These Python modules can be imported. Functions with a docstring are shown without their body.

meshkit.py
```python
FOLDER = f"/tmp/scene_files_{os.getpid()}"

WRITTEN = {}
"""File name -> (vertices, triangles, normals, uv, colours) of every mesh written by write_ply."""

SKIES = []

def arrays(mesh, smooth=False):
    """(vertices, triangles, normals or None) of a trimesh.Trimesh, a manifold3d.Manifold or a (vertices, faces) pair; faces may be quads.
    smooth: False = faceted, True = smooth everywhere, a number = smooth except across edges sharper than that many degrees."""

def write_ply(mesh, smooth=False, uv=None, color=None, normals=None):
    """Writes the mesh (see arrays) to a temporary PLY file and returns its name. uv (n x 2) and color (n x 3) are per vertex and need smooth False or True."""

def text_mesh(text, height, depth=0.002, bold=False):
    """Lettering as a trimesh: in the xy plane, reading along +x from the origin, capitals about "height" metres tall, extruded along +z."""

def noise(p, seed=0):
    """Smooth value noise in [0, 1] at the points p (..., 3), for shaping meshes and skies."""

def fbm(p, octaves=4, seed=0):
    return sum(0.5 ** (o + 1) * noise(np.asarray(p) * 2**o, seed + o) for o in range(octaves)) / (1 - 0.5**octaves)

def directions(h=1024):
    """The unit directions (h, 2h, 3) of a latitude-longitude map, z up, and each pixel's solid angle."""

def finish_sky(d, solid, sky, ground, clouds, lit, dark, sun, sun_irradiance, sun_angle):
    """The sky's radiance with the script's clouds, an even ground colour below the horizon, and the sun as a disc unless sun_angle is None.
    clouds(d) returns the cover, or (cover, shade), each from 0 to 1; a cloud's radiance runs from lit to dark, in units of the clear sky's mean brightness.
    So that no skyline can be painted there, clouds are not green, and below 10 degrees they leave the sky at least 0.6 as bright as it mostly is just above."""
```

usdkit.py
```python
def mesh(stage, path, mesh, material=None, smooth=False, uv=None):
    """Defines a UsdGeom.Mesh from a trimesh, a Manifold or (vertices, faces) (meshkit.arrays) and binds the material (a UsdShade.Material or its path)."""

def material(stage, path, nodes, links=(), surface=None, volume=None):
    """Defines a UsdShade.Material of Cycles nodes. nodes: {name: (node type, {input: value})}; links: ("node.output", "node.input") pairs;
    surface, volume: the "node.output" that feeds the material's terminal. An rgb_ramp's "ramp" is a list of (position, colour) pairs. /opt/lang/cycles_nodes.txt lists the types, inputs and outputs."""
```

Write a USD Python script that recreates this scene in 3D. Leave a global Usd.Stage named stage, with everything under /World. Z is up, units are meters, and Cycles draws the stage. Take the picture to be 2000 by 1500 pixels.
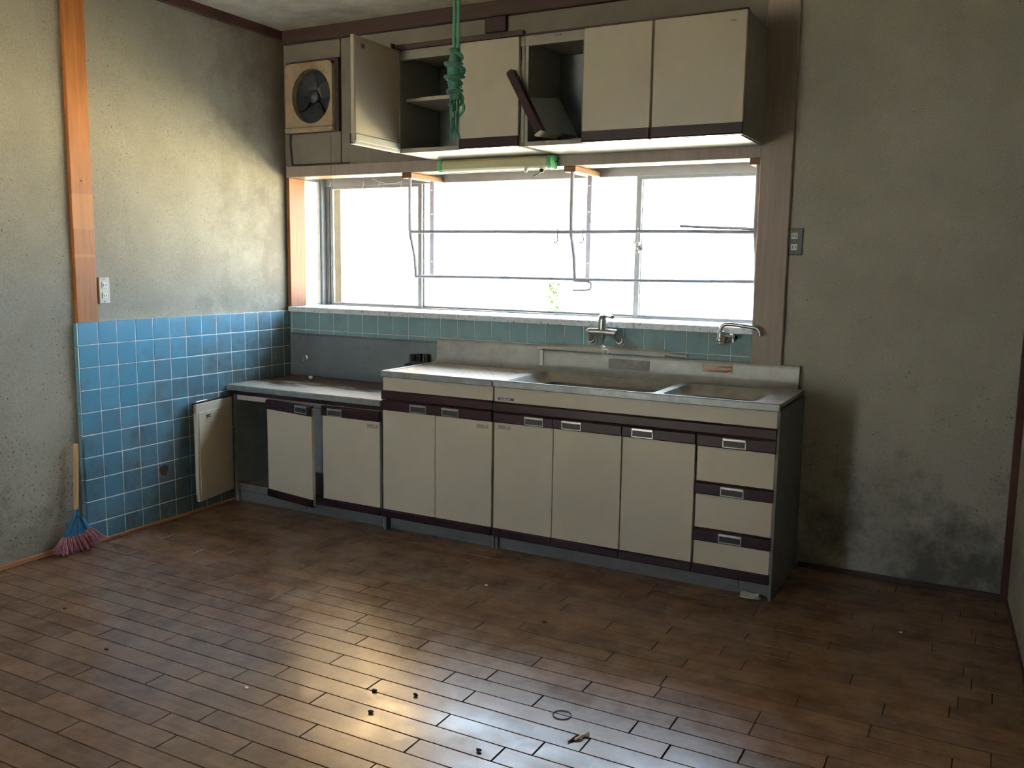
import math, random
import numpy as np, trimesh, manifold3d as m3
from manifold3d import Manifold, CrossSection
from shapely.geometry import Polygon, box as sbox, Point
from pxr import Usd, UsdGeom, UsdLux, UsdShade, Gf, Sdf, Vt
import usdkit, meshkit

stage = Usd.Stage.CreateInMemory()
UsdGeom.SetStageUpAxis(stage, UsdGeom.Tokens.z)
UsdGeom.SetStageMetersPerUnit(stage, 1.0)
world = UsdGeom.Xform.Define(stage, '/World')
stage.SetDefaultPrim(world.GetPrim())

# ------------------------------------------------------------------ camera
EXPOSURE = 0.0
CAM = np.array([3.51338527, -3.87362864, 1.27993262])
RIGHT = np.array([0.87943271, 0.4758109, 0.01421563])
UP = np.array([-0.07641469, 0.11163391, 0.99080708])
FWD = np.array([-0.46984987, 0.87243444, -0.13453345])
FPX = 1749.951
cam = UsdGeom.Camera.Define(stage, '/World/camera')
M = Gf.Matrix4d(*RIGHT, 0, *UP, 0, *(-FWD), 0, *CAM, 1)
cam.AddTransformOp().Set(M)
cam.CreateHorizontalApertureAttr(36.0)
cam.CreateVerticalApertureAttr(27.0)
cam.CreateFocalLengthAttr(36.0 * FPX / 2000.0)
cam.CreateClippingRangeAttr(Gf.Vec2f(0.02, 500))
cam.CreateExposureAttr(EXPOSURE)

# ------------------------------------------------------------------ daylight: sky dome and sun (high, from behind the house, so no sun patch falls inside)
SKY, SUN = 5.5, 95.0
dome = UsdLux.DomeLight.Define(stage, '/World/sky')
dome.CreateColorAttr(Gf.Vec3f(0.70, 0.90, 1.12))
dome.CreateIntensityAttr(SKY)
sun = UsdLux.DistantLight.Define(stage, '/World/sun')
sun.CreateAngleAttr(0.6); sun.CreateNormalizeAttr(True)
sun.CreateColorAttr(Gf.Vec3f(1.0, 0.93, 0.80))
sun.CreateIntensityAttr(SUN)
_sd = np.array([0.30, -0.55, 0.80]); _sd /= np.linalg.norm(_sd)          # direction towards the sun
def look_matrix(direction):
    z = np.array(direction) / np.linalg.norm(direction)
    x = np.cross([0, 0, 1], z); x /= np.linalg.norm(x); y = np.cross(z, x)
    return Gf.Matrix4d(*x, 0, *y, 0, *z, 0, 0, 0, 0, 1)
sun.AddTransformOp().Set(look_matrix(_sd))

# ------------------------------------------------------------------ helpers: naming and prims
used = {}
def numbered(parent, name):
    k = (parent, name); n = used.get(k, 0); used[k] = n + 1
    return name if n == 0 else '%s_%03d' % (name, n)
def setd(prim, label=None, cat=None, group=None, kind=None):
    for k, v in (('label', label), ('category', cat), ('group', group), ('kind', kind)):
        if v: prim.SetCustomDataByKey(k, v)
def thing(name, label, cat, loc=(0, 0, 0), group=None, kind=None):
    path = '/World/' + numbered('/World', name)
    x = UsdGeom.Xform.Define(stage, path); x.AddTranslateOp().Set(Gf.Vec3d(*map(float, loc)))
    setd(x.GetPrim(), label, cat, group, kind)
    return (path, np.array(loc, float))
def part(name, mesh, mat, parent, label=None, smooth=False, kind=None):
    path = parent[0] + '/' + numbered(parent[0], name)
    v, f = (mesh.vertices, mesh.faces) if hasattr(mesh, 'vertices') else mesh
    mm = trimesh.Trimesh(np.asarray(v) - parent[1], f, process=False)
    p = usdkit.mesh(stage, path, mm, mat, smooth=smooth)
    setd(p.GetPrim(), label, None, None, kind)
    return (path, parent[1])
def single(name, mesh, mat, label, cat, group=None, smooth=False, kind=None):
    path = '/World/' + numbered('/World', name)
    p = usdkit.mesh(stage, path, mesh, mat, smooth=smooth)
    setd(p.GetPrim(), label, cat, group, kind)
    return (path, np.zeros(3))

# ------------------------------------------------------------------ helpers: shapes
cat_ = trimesh.util.concatenate
def mk(v, f): return trimesh.Trimesh(np.asarray(v, float), np.asarray(f, int), process=False)
def man(m):
    mm = m.to_mesh(); return mk(mm.vert_properties[:, :3], mm.tri_verts)
def bx(x0, x1, y0, y1, z0, z1, b=0.0015):
    x0, x1 = min(x0, x1), max(x0, x1); y0, y1 = min(y0, y1), max(y0, y1); z0, z1 = min(z0, z1), max(z0, z1)
    b = min(b, (x1-x0)*.45, (y1-y0)*.45, (z1-z0)*.45)
    if b <= 0:
        m = trimesh.creation.box((x1-x0, y1-y0, z1-z0)); m.apply_translation(((x0+x1)/2, (y0+y1)/2, (z0+z1)/2)); return m
    pts = []
    for sx in (0, 1):
        for sy in (0, 1):
            for sz in (0, 1):
                X, Y, Z = (x0, x1)[sx], (y0, y1)[sy], (z0, z1)[sz]
                dx, dy, dz = b*(1-2*sx), b*(1-2*sy), b*(1-2*sz)
                pts += [(X, Y+dy, Z+dz), (X+dx, Y, Z+dz), (X+dx, Y+dy, Z)]
    return man(Manifold.hull_points(np.array(pts)))
def tile_mesh(axis, a0, a1, z0, z1, face, thick, b=.0025):
    """a tile on a wall: axis 'x' lies in the left wall (a = y, face is its x), axis 'y' in the back wall (a = x, face is its y, facing -y)."""
    s = -1 if axis == 'y' else 1
    ring = lambda i, d: [(a0+i, z0+i, d), (a1-i, z0+i, d), (a1-i, z1-i, d), (a0+i, z1-i, d)]
    P = ring(0, face-s*thick) + ring(0, face-s*b*.6) + ring(b, face)
    v = [((d, a, z) if axis == 'x' else (a, d, z)) for a, z, d in P]
    f = []
    for r in (0, 4):
        for i in range(4):
            j = (i+1) % 4; f += [(r+i, r+j, r+4+j), (r+i, r+4+j, r+4+i)]
    f += [(8, 9, 10), (8, 10, 11)]
    if axis == 'y': pass
    m = mk(v, f)
    n = m.face_normals[-1]
    want = np.array([1, 0, 0]) if axis == 'x' else np.array([0, -1, 0])
    if n @ want < 0: m = mk(v, np.array(f)[:, ::-1])
    return m
def quat_axes(d):
    d = d/np.linalg.norm(d); a = np.array([0, 0, 1.]) if abs(d[2]) < .9 else np.array([1., 0, 0])
    u = np.cross(a, d); u /= np.linalg.norm(u); return u, np.cross(d, u)
def tube(pts, r, n=10, caps=True):
    pts = np.array(pts, float); N = len(pts); r = np.broadcast_to(np.asarray(r, float), (N,))
    t = np.gradient(pts, axis=0); t /= np.maximum(np.linalg.norm(t, axis=1, keepdims=True), 1e-9)
    u, w = quat_axes(t[0]); V = []
    for i in range(N):
        u = u - t[i]*(u @ t[i]); u /= np.linalg.norm(u); w = np.cross(t[i], u)
        a = np.linspace(0, 2*np.pi, n, endpoint=False)
        V.append(pts[i] + r[i]*(np.cos(a)[:, None]*u + np.sin(a)[:, None]*w))
    F = []
    for i in range(N-1):
        for k in range(n):
            a, b = i*n+k, i*n+(k+1) % n; F += [(a, b, b+n), (a, b+n, a+n)]
    V = np.vstack(V)
    if caps:
        V = np.vstack([V, pts[0], pts[-1]]); c0, c1 = len(V)-2, len(V)-1
        for k in range(n):
            F += [(c0, (k+1) % n, k), (c1, (N-1)*n+k, (N-1)*n+(k+1) % n)]
    return mk(V, F)
def smooth_path(pts, n=8):
    P = np.array(pts, float); out = []
    Q = np.vstack([2*P[0]-P[1], P, 2*P[-1]-P[-2]])
    for i in range(1, len(Q)-2):
        for s in np.linspace(0, 1, n, endpoint=False):
            p0, p1, p2, p3 = Q[i-1], Q[i], Q[i+1], Q[i+2]
            out.append(.5*((2*p1)+(-p0+p2)*s+(2*p0-5*p1+4*p2-p3)*s*s+(-p0+3*p1-3*p2+p3)*s**3))
    out.append(P[-1]); return np.array(out)
def prism_x(profile, x0, x1):
    """profile: (y, z) outline, extruded along x"""
    poly = Polygon(profile)
    m = trimesh.creation.extrude_polygon(poly, x1-x0, engine='earcut')
    v = m.vertices.copy(); m.vertices = np.column_stack([v[:, 2]+x0, v[:, 0], v[:, 1]])
    return m
def slab(poly, z0, z1):
    m = trimesh.creation.extrude_polygon(poly, z1-z0, engine='earcut'); m.apply_translation((0, 0, z0)); return m
def slab_y(poly, y0, y1):
    """polygon in (x, z), thickness from y0 to y1"""
    m = trimesh.creation.extrude_polygon(poly, abs(y1-y0), engine='earcut')
    v = m.vertices.copy(); m.vertices = np.column_stack([v[:, 0], max(y0, y1)-v[:, 2], v[:, 1]])
    return m
def lathe(profile, n=24, origin=(0, 0, 0), axis='z'):
    """profile: (radius, height)"""
    P = np.array(profile, float); a = np.linspace(0, 2*np.pi, n, endpoint=False)
    V = np.vstack([np.column_stack([p[0]*np.cos(a), p[0]*np.sin(a), np.full(n, p[1])]) for p in P]); F = []
    for i in range(len(P)-1):
        for k in range(n):
            q, b = i*n+k, i*n+(k+1) % n; F += [(q, b, b+n), (q, b+n, q+n)]
    V = np.vstack([V, [0, 0, P[0][1]], [0, 0, P[-1][1]]]); c0, c1 = len(V)-2, len(V)-1
    for k in range(n):
        F += [(c0, (k+1) % n, k), (c1, (len(P)-1)*n+k, (len(P)-1)*n+(k+1) % n)]
    if axis == '-y': V = np.column_stack([V[:, 0], -V[:, 2], V[:, 1]])
    if axis == 'x': V = np.column_stack([V[:, 2], V[:, 0], V[:, 1]])
    return mk(V+np.array(origin), F)
def rr(x0, x1, y0, y1, r, z, n=5):
    c = []
    for cx, cy, a0 in ((x1-r, y1-r, 0), (x0+r, y1-r, 90), (x0+r, y0+r, 180), (x1-r, y0+r, 270)):
        for k in range(n+1):
            a = math.radians(a0+90*k/n); c.append((cx+r*math.cos(a), cy+r*math.sin(a), z))
    return c
def loft(rings, close_last=True, close_first=False):
    n = len(rings[0]); V = np.vstack(rings); F = []
    for i in range(len(rings)-1):
        for k in range(n):
            a, b = i*n+k, i*n+(k+1) % n; F += [(a, b, b+n), (a, b+n, a+n)]
    if close_last:
        V = np.vstack([V, np.mean(rings[-1], axis=0)]); c = len(V)-1
        for k in range(n): F.append(((len(rings)-1)*n+k, (len(rings)-1)*n+(k+1) % n, c))
    if close_first:
        V = np.vstack([V, np.mean(rings[0], axis=0)]); c = len(V)-1
        for k in range(n): F.append(((k+1) % n, k, c))
    return mk(V, F)
def sphere(c, r, sub=2, scale=(1, 1, 1)):
    m = trimesh.creation.icosphere(sub, r); m.vertices = m.vertices*np.array(scale)+np.array(c); return m
def rot(mesh, axis, deg, point):
    m = mesh.copy(); m.apply_transform(trimesh.transformations.rotation_matrix(math.radians(deg), axis, point)); return m
def jit(mesh, amp, scale, seed=0):
    m = mesh.copy(); p = m.vertices*scale
    d = np.stack([meshkit.fbm(p+37*k, 3, seed+k) for k in range(3)], -1)-.5
    m.vertices = m.vertices+d*2*amp; return m
ANG = 0.0184
def L(mesh):                                       # the left wall stands a hair over one degree off square
    return rot(mesh, [0, 0, 1], math.degrees(ANG), [0, 0, 0])

# ------------------------------------------------------------------ materials
LK = '/World/Looks'
UsdGeom.Scope.Define(stage, LK)
def mat(name, nodes, links, surface='p.BSDF', volume=None):
    return usdkit.material(stage, LK+'/'+name, nodes, links, surface=surface, volume=volume)
def simple(name, col, rough=.5, metal=0., spec=.5, var=.0, scale=14., bump=0., dirt=None, dirt_scale=9., dirt_lo=.52, dirt_hi=.75, **kw):
    """principled with a little tone noise and optional blotches of dirt"""
    c = np.array(col, float)
    nodes = {'g': ('geometry', {}), 'n': ('noise_texture', {'scale': scale, 'detail': 5., 'roughness': .6}),
             'r': ('rgb_ramp', {'ramp': [(.3, tuple(c*(1-var))), (.7, tuple(np.minimum(c*(1+var), 1)))]}),
             'p': ('principled_bsdf', dict(roughness=rough, metallic=metal, specular_ior_level=spec, **kw))}
    links = [('g.position', 'n.vector'), ('n.fac', 'r.fac')]
    out = 'r.color'
    if dirt is not None:
        nodes['dn'] = ('noise_texture', {'scale': dirt_scale, 'detail': 8., 'roughness': .68})
        nodes['dr'] = ('rgb_ramp', {'ramp': [(dirt_lo, (0, 0, 0)), (dirt_hi, (1, 1, 1))]})
        nodes['dm'] = ('mix', {'color2': tuple(dirt)})
        links += [('g.position', 'dn.vector'), ('dn.fac', 'dr.fac'), ('dr.color', 'dm.fac'), (out, 'dm.color1')]
        out = 'dm.color'
    links.append((out, 'p.base_color'))
    if bump:
        nodes['b'] = ('bump', {'strength': bump, 'distance': .004})
        links += [('n.fac', 'b.height'), ('b.normal', 'p.normal')]
    return mat(name, nodes, links)

def plaster(name, c_lo, c_hi, mould=0., soot_dim=0.):
    """sand plaster: fine grain, scattered dark flecks, patches of mould low on the wall"""
    nodes = {'g': ('geometry', {}),
        'n1': ('noise_texture', {'scale': 3., 'detail': 6., 'roughness': .6}),
        'r1': ('rgb_ramp', {'ramp': [(.3, c_lo), (.7, c_hi)]}),
        'n2': ('noise_texture', {'scale': 190., 'detail': 3., 'roughness': .7}),
        'r2': ('rgb_ramp', {'ramp': [(.3, (.75, .75, .75)), (.55, (1, 1, 1)), (.75, (1.12, 1.12, 1.12))]}),
        'm2': ('mix', {'mix_type': 'multiply', 'fac': 1.}),
        'n3': ('noise_texture', {'scale': 95., 'detail': 2., 'roughness': .55}),
        'n3b': ('noise_texture', {'scale': 2.3, 'detail': 3., 'roughness': .6}),
        'a3': ('math', {'math_type': 'multiply_add', 'value2': .22}),
        's4': ('separate_xyz', {}), 'h4': ('map_range', {'from_min': 1.25, 'from_max': .5, 'to_min': 0., 'to_max': .045, 'clamp': True}), 'a4': ('math', {'math_type': 'add'}),
        'r3': ('rgb_ramp', {'ramp': [(.0, (0, 0, 0)), (.80, (0, 0, 0)), (.86, (.8, .8, .8))]}),
        'm3': ('mix', {'color2': (.05, .05, .045)}),
        'b': ('bump', {'strength': .35, 'distance': .003}),
        'p': ('principled_bsdf', {'roughness': .95, 'specular_ior_level': .1})}
    links = [('g.position', 'n1.vector'), ('g.position', 'n2.vector'), ('g.position', 'n3.vector'), ('g.position', 'n3b.vector'),
        ('n1.fac', 'r1.fac'), ('r1.color', 'm2.color1'), ('n2.fac', 'r2.fac'), ('r2.color', 'm2.color2'),
        ('n3b.fac', 'a3.value1'), ('n3.fac', 'a3.value3'), ('a3.value', 'a4.value1'), ('g.position', 's4.vector'), ('s4.z', 'h4.value'), ('h4.result', 'a4.value2'), ('a4.value', 'r3.fac'), ('r3.color', 'm3.fac'), ('m2.color', 'm3.color1'),
        ('n2.fac', 'b.height'), ('b.normal', 'p.normal')]
    out = 'm3.color'
    if mould:
        nodes.update({'s': ('separate_xyz', {}), 'hz': ('map_range', {'from_min': .75, 'from_max': .1, 'to_min': 0., 'to_max': .30, 'clamp': True}),
            'mn': ('noise_texture', {'scale': 3.4, 'detail': 9., 'roughness': .72}), 'ma': ('math', {'math_type': 'add'}),
            'mr': ('rgb_ramp', {'ramp': [(.66, (0, 0, 0)), (.86, (mould,)*3)]}), 'mm': ('mix', {'color2': (.045, .048, .045)})})
        links += [('g.position', 's.vector'), ('s.z', 'hz.value'), ('g.position', 'mn.vector'), ('mn.fac', 'ma.value1'), ('hz.result', 'ma.value2'),
            ('ma.value', 'mr.fac'), ('mr.color', 'mm.fac'), (out, 'mm.color1')]
        out = 'mm.color'
    if soot_dim:                                        # sooty grease tint, also painted dimming where window light falls too bright
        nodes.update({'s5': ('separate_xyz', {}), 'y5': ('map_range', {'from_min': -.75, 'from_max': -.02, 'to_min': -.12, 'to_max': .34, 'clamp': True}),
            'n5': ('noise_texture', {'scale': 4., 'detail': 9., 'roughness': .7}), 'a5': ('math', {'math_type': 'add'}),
            'r5': ('rgb_ramp', {'ramp': [(.5, (0, 0, 0)), (.85, (soot_dim,)*3)]}), 'm5': ('mix', {'color2': (.15, .125, .095)})})
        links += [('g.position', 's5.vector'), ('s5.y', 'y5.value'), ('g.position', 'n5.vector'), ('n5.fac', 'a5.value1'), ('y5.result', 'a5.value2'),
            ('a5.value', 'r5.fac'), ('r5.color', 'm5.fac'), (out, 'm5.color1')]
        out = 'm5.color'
    links.append((out, 'p.base_color'))
    return mat(name, nodes, links)

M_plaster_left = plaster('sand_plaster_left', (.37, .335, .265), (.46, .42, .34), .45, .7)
M_plaster_back = plaster('sand_plaster_back', (.33, .32, .28), (.42, .405, .355), .72)
M_plaster_right = plaster('sand_plaster_right', (.36, .34, .27), (.44, .42, .33), .3)
M_plain_wall = simple('rear_wall', (.5, .47, .4), .9, var=.05)
M_ceiling = simple('ceiling_board', (.60, .56, .47), .9, spec=.1, var=.22, scale=3.2, dirt=(.26, .24, .20), dirt_scale=2.2, dirt_lo=.5, dirt_hi=.8)
M_board = simple('wall_board', (.185, .17, .148), .75, spec=.2, var=.12, scale=8., dirt=(.10, .09, .08), dirt_scale=4.)

def wood(name, c1, c2, rough=.45, axis='z', scale=5., spec=.4, bump=.05):
    sc = {'x': (.06, 1, 1), 'y': (1, .06, 1), 'z': (1, 1, .06)}[axis]
    nodes = {'g': ('geometry', {}), 'mp': ('mapping', {'scale': sc}),
        'n': ('noise_texture', {'scale': scale*9, 'detail': 6., 'roughness': .65, 'distortion': .6}),
        'n2': ('noise_texture', {'scale': 2.5, 'detail': 3.}),
        'a': ('math', {'math_type': 'multiply_add', 'value2': .45}),
        'r': ('rgb_ramp', {'ramp': [(.5, c1), (.95, c2)]}), 'b': ('bump', {'strength': bump, 'distance': .003}),
        'p': ('principled_bsdf', {'roughness': rough, 'specular_ior_level': spec})}
    links = [('g.position', 'mp.vector'), ('mp.vector', 'n.vector'), ('g.position', 'n2.vector'), ('n2.fac', 'a.value1'), ('n.fac', 'a.value3'),
        ('a.value', 'r.fac'), ('r.color', 'p.base_color'), ('n.fac', 'b.height'), ('b.normal', 'p.normal')]
    return mat(name, nodes, links)
M_post_wood = wood('orange_post_wood', (.31, .092, .018), (.47, .175, .036), .5)
M_jamb_wood = wood('orange_jamb_wood', (.19, .058, .014), (.29, .105, .028), .55)
M_lintel_wood = wood('lintel_wood', (.15, .062, .022), (.22, .098, .036), .5, 'x')
M_dark_post = wood('brown_post_wood', (.26, .21, .19), (.34, .285, .26), .6)  # lighter and greyer than the wood itself: window glare put into the colour
M_moulding = wood('dark_red_moulding', (.038, .022, .022), (.066, .038, .036), .55, 'x')
M_moulding_left = wood('dark_red_moulding_left', (.06, .026, .022), (.105, .044, .036), .5, 'y')
M_trim_red = wood('dark_red_trim', (.05, .018, .015), (.08, .03, .025), .6)
M_skirting = wood('skirting_wood', (.33, .15, .07), (.45, .22, .10), .6, 'y')
M_sill = simple('sill_board', (.70, .73, .75), .35, spec=.5, var=.12, scale=30., dirt=(.2, .2, .2), dirt_scale=55., dirt_lo=.55, dirt_hi=.68)
M_alu = simple('aluminium_sash', (.32, .33, .33), .45, .6, var=.08)
M_glass = mat('window_glass', {'t': ('transparent_bsdf', {'color': (.96, .97, .97)}), 'gl': ('glossy_bsdf', {'roughness': .03, 'color': (1, 1, 1)}),
    'lw': ('layer_weight', {'blend': .5}), 'pw': ('math', {'math_type': 'power', 'value2': 4.}), 'ma': ('math', {'math_type': 'multiply_add', 'value2': .6, 'value3': .04}), 'm': ('mix_closure', {})},
    [('lw.facing', 'pw.value1'), ('pw.value', 'ma.value1'), ('ma.value', 'm.fac'), ('t.BSDF', 'm.closure1'), ('gl.BSDF', 'm.closure2')], 'm.closure')

# planks: tone differs from piece to piece
M_plank = mat('floor_plank', {'g': ('geometry', {}), 'o': ('object_info', {}), 'mp': ('mapping', {'scale': (.07, 1, 1)}),
    'n': ('noise_texture', {'scale': 60., 'detail': 5., 'roughness': .6, 'distortion': .4}),
    'r': ('rgb_ramp', {'ramp': [(.3, (.150, .083, .050)), (.7, (.200, .114, .070))]}),
    'ro': ('rgb_ramp', {'ramp': [(0., (.80, .78, .80)), (.5, (1, 1, 1)), (1., (1.2, 1.18, 1.14))]}),
    'm': ('mix', {'mix_type': 'multiply', 'fac': 1.}),
    'dn': ('noise_texture', {'scale': 5., 'detail': 8., 'roughness': .7}), 'dr': ('rgb_ramp', {'ramp': [(.4, (0, 0, 0)), (.8, (.3, .3, .3))]}),
    'dm': ('mix', {'color2': (.28, .21, .16)}),
    'fn': ('noise_texture', {'scale': 110., 'detail': 2.}), 'fr': ('rgb_ramp', {'ramp': [(.735, (0, 0, 0)), (.77, (1, 1, 1))]}), 'fm': ('mix', {'color2': (.06, .04, .03)}),
    'rr': ('map_range', {'from_min': .35, 'from_max': .7, 'to_min': .2, 'to_max': .38, 'clamp': True}),
    'b': ('bump', {'strength': .06, 'distance': .002}),
    'p': ('principled_bsdf', {'specular_ior_level': .55})},
    [('g.position', 'mp.vector'), ('mp.vector', 'n.vector'), ('n.fac', 'r.fac'), ('o.random', 'ro.fac'), ('r.color', 'm.color1'), ('ro.color', 'm.color2'),
     ('g.position', 'dn.vector'), ('dn.fac', 'dr.fac'), ('dr.color', 'dm.fac'), ('m.color', 'dm.color1'),
     ('g.position', 'fn.vector'), ('fn.fac', 'fr.fac'), ('fr.color', 'fm.fac'), ('dm.color', 'fm.color1'), ('fm.color', 'p.base_color'),
     ('dn.fac', 'rr.value'), ('rr.result', 'p.roughness'), ('dn.fac', 'b.height'), ('b.normal', 'p.normal')])
M_subfloor = simple('floor_groove', (.035, .022, .015), .9)

# tiles: blue glaze with cooking soot around the stove corner
def tile_mat(name, c_lo, c_hi):
    return mat(name, {'g': ('geometry', {}), 'o': ('object_info', {}), 's': ('separate_xyz', {}),
    'ro': ('rgb_ramp', {'ramp': [(0., c_lo), (1., c_hi)]}),
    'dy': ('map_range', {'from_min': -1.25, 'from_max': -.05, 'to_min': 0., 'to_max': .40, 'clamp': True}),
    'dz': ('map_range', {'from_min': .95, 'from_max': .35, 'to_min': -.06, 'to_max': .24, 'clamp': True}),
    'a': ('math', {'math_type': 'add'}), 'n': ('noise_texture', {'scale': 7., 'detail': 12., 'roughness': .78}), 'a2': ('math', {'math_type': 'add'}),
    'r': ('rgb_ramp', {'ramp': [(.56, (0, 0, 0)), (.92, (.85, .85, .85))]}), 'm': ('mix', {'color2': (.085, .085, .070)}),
    'rr': ('map_range', {'from_min': .6, 'from_max': .95, 'to_min': .22, 'to_max': .6, 'clamp': True}),
    'p': ('principled_bsdf', {'specular_ior_level': .5})},
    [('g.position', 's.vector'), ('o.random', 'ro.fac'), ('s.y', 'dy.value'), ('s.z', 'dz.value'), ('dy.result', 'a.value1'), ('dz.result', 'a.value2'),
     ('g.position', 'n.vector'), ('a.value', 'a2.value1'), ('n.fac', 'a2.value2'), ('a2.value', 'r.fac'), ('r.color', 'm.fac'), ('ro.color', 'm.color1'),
     ('m.color', 'p.base_color'), ('a2.value', 'rr.value'), ('rr.result', 'p.roughness')])
M_tile = tile_mat('blue_tile', (.10, .30, .44), (.13, .35, .50))
M_tile_back = simple('blue_grey_tile', (.17, .29, .32), .6, var=.10, scale=6., dirt=(.14, .17, .16), dirt_scale=7.)
M_grout = simple('grout', (.66, .70, .70), .9, var=.1, dirt=(.3, .3, .28), dirt_scale=3.)

M_cream = simple('cream_door', (.58, .52, .41), .38, spec=.4, var=.035, scale=5., dirt=(.38, .33, .25), dirt_scale=11., dirt_lo=.66, dirt_hi=.85)
M_cream_in = simple('cream_door_inside', (.56, .48, .37), .5, spec=.3, var=.08, scale=6.)
M_rail = simple('maroon_rail', (.026, .010, .016), .38, spec=.25, var=.12, scale=20.)
M_carcass = simple('grey_carcass', (.155, .165, .165), .55, spec=.3, var=.1, dirt=(.09, .09, .085), dirt_scale=8.)
M_inside = simple('cabinet_inside', (.27, .30, .32), .6, spec=.3, var=.15, scale=9.)
M_upper_in = simple('wall_cabinet_board', (.27, .26, .23), .55, spec=.3, var=.08)
M_bottom_board = simple('wall_cabinet_bottom', (.27, .25, .21), .45, spec=.4, var=.10, scale=4.)
M_pale = simple('pale_board', (.55, .52, .44), .6, var=.06)
M_plinth = simple('plinth_grey', (.13, .145, .14), .5, spec=.4, var=.1)
M_steel = simple('worn_steel', (.33, .325, .30), .48, .5, var=.16, scale=18., dirt=(.33, .27, .2), dirt_scale=16., dirt_lo=.6, dirt_hi=.72)
M_steel_dull = simple('dull_steel', (.20, .195, .18), .6, .3, var=.2, scale=30.)
M_steel_edge = simple('steel_edge', (.24, .26, .265), .45, .5, var=.2, scale=22.)
M_bowl_shaded = simple('shaded_bowl_steel', (.13, .15, .165), .36, .55, var=.14, scale=9.)  # darker than the sink top: shade of the deep bowl put into the colour
M_top_dirty = mat('stained_worktop', {'g': ('geometry', {}), 's': ('separate_xyz', {}), 'n0': ('noise_texture', {'scale': 14., 'detail': 5.}), 'r0': ('rgb_ramp', {'ramp': [(.3, (.44, .42, .37)), (.7, (.58, .55, .48))]}),
    'my': ('map_range', {'from_min': -.46, 'from_max': -.12, 'to_min': -.14, 'to_max': .30, 'clamp': True}), 'mp': ('mapping', {'scale': (.55, 1.6, 1)}), 'n': ('noise_texture', {'scale': 5.5, 'detail': 9., 'roughness': .66}),
    'a': ('math', {'math_type': 'add'}), 'r': ('rgb_ramp', {'ramp': [(.5, (0, 0, 0)), (.62, (1, 1, 1))]}), 'n2': ('noise_texture', {'scale': 9., 'detail': 4.}), 'c2': ('rgb_ramp', {'ramp': [(.35, (.035, .028, .025)), (.7, (.15, .065, .045))]}),
    'm': ('mix', {}), 'p': ('principled_bsdf', {'roughness': .45, 'metallic': .15})},
    [('g.position', 's.vector'), ('g.position', 'n0.vector'), ('n0.fac', 'r0.fac'), ('s.y', 'my.value'), ('g.position', 'mp.vector'), ('mp.vector', 'n.vector'), ('n.fac', 'a.value1'), ('my.result', 'a.value2'), ('a.value', 'r.fac'),
     ('g.position', 'n2.vector'), ('n2.fac', 'c2.fac'), ('r.color', 'm.fac'), ('r0.color', 'm.color1'), ('c2.color', 'm.color2'), ('m.color', 'p.base_color')])
M_top_grit = simple('gritty_worktop', (.60, .56, .51), .4, .45, var=.1, scale=12., dirt=(.14, .085, .06), dirt_scale=48., dirt_lo=.56, dirt_hi=.66)
M_splash_grey = simple('grey_splash_sheet', (.15, .175, .185), .45, .3, var=.16, scale=5., dirt=(.09, .10, .10), dirt_scale=40., dirt_lo=.55, dirt_hi=.8)
M_chrome = simple('chrome', (.47, .47, .44), .3, .8, var=.05)
M_handle = simple('handle_metal', (.50, .49, .44), .3, .85, var=.12, scale=60.)
M_black = simple('black_rubber', (.022, .023, .025), .5)
M_white = simple('white_plastic', (.72, .71, .66), .4, var=.04)
M_ivory = simple('ivory_plastic', (.60, .54, .40), .45, var=.06)
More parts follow.
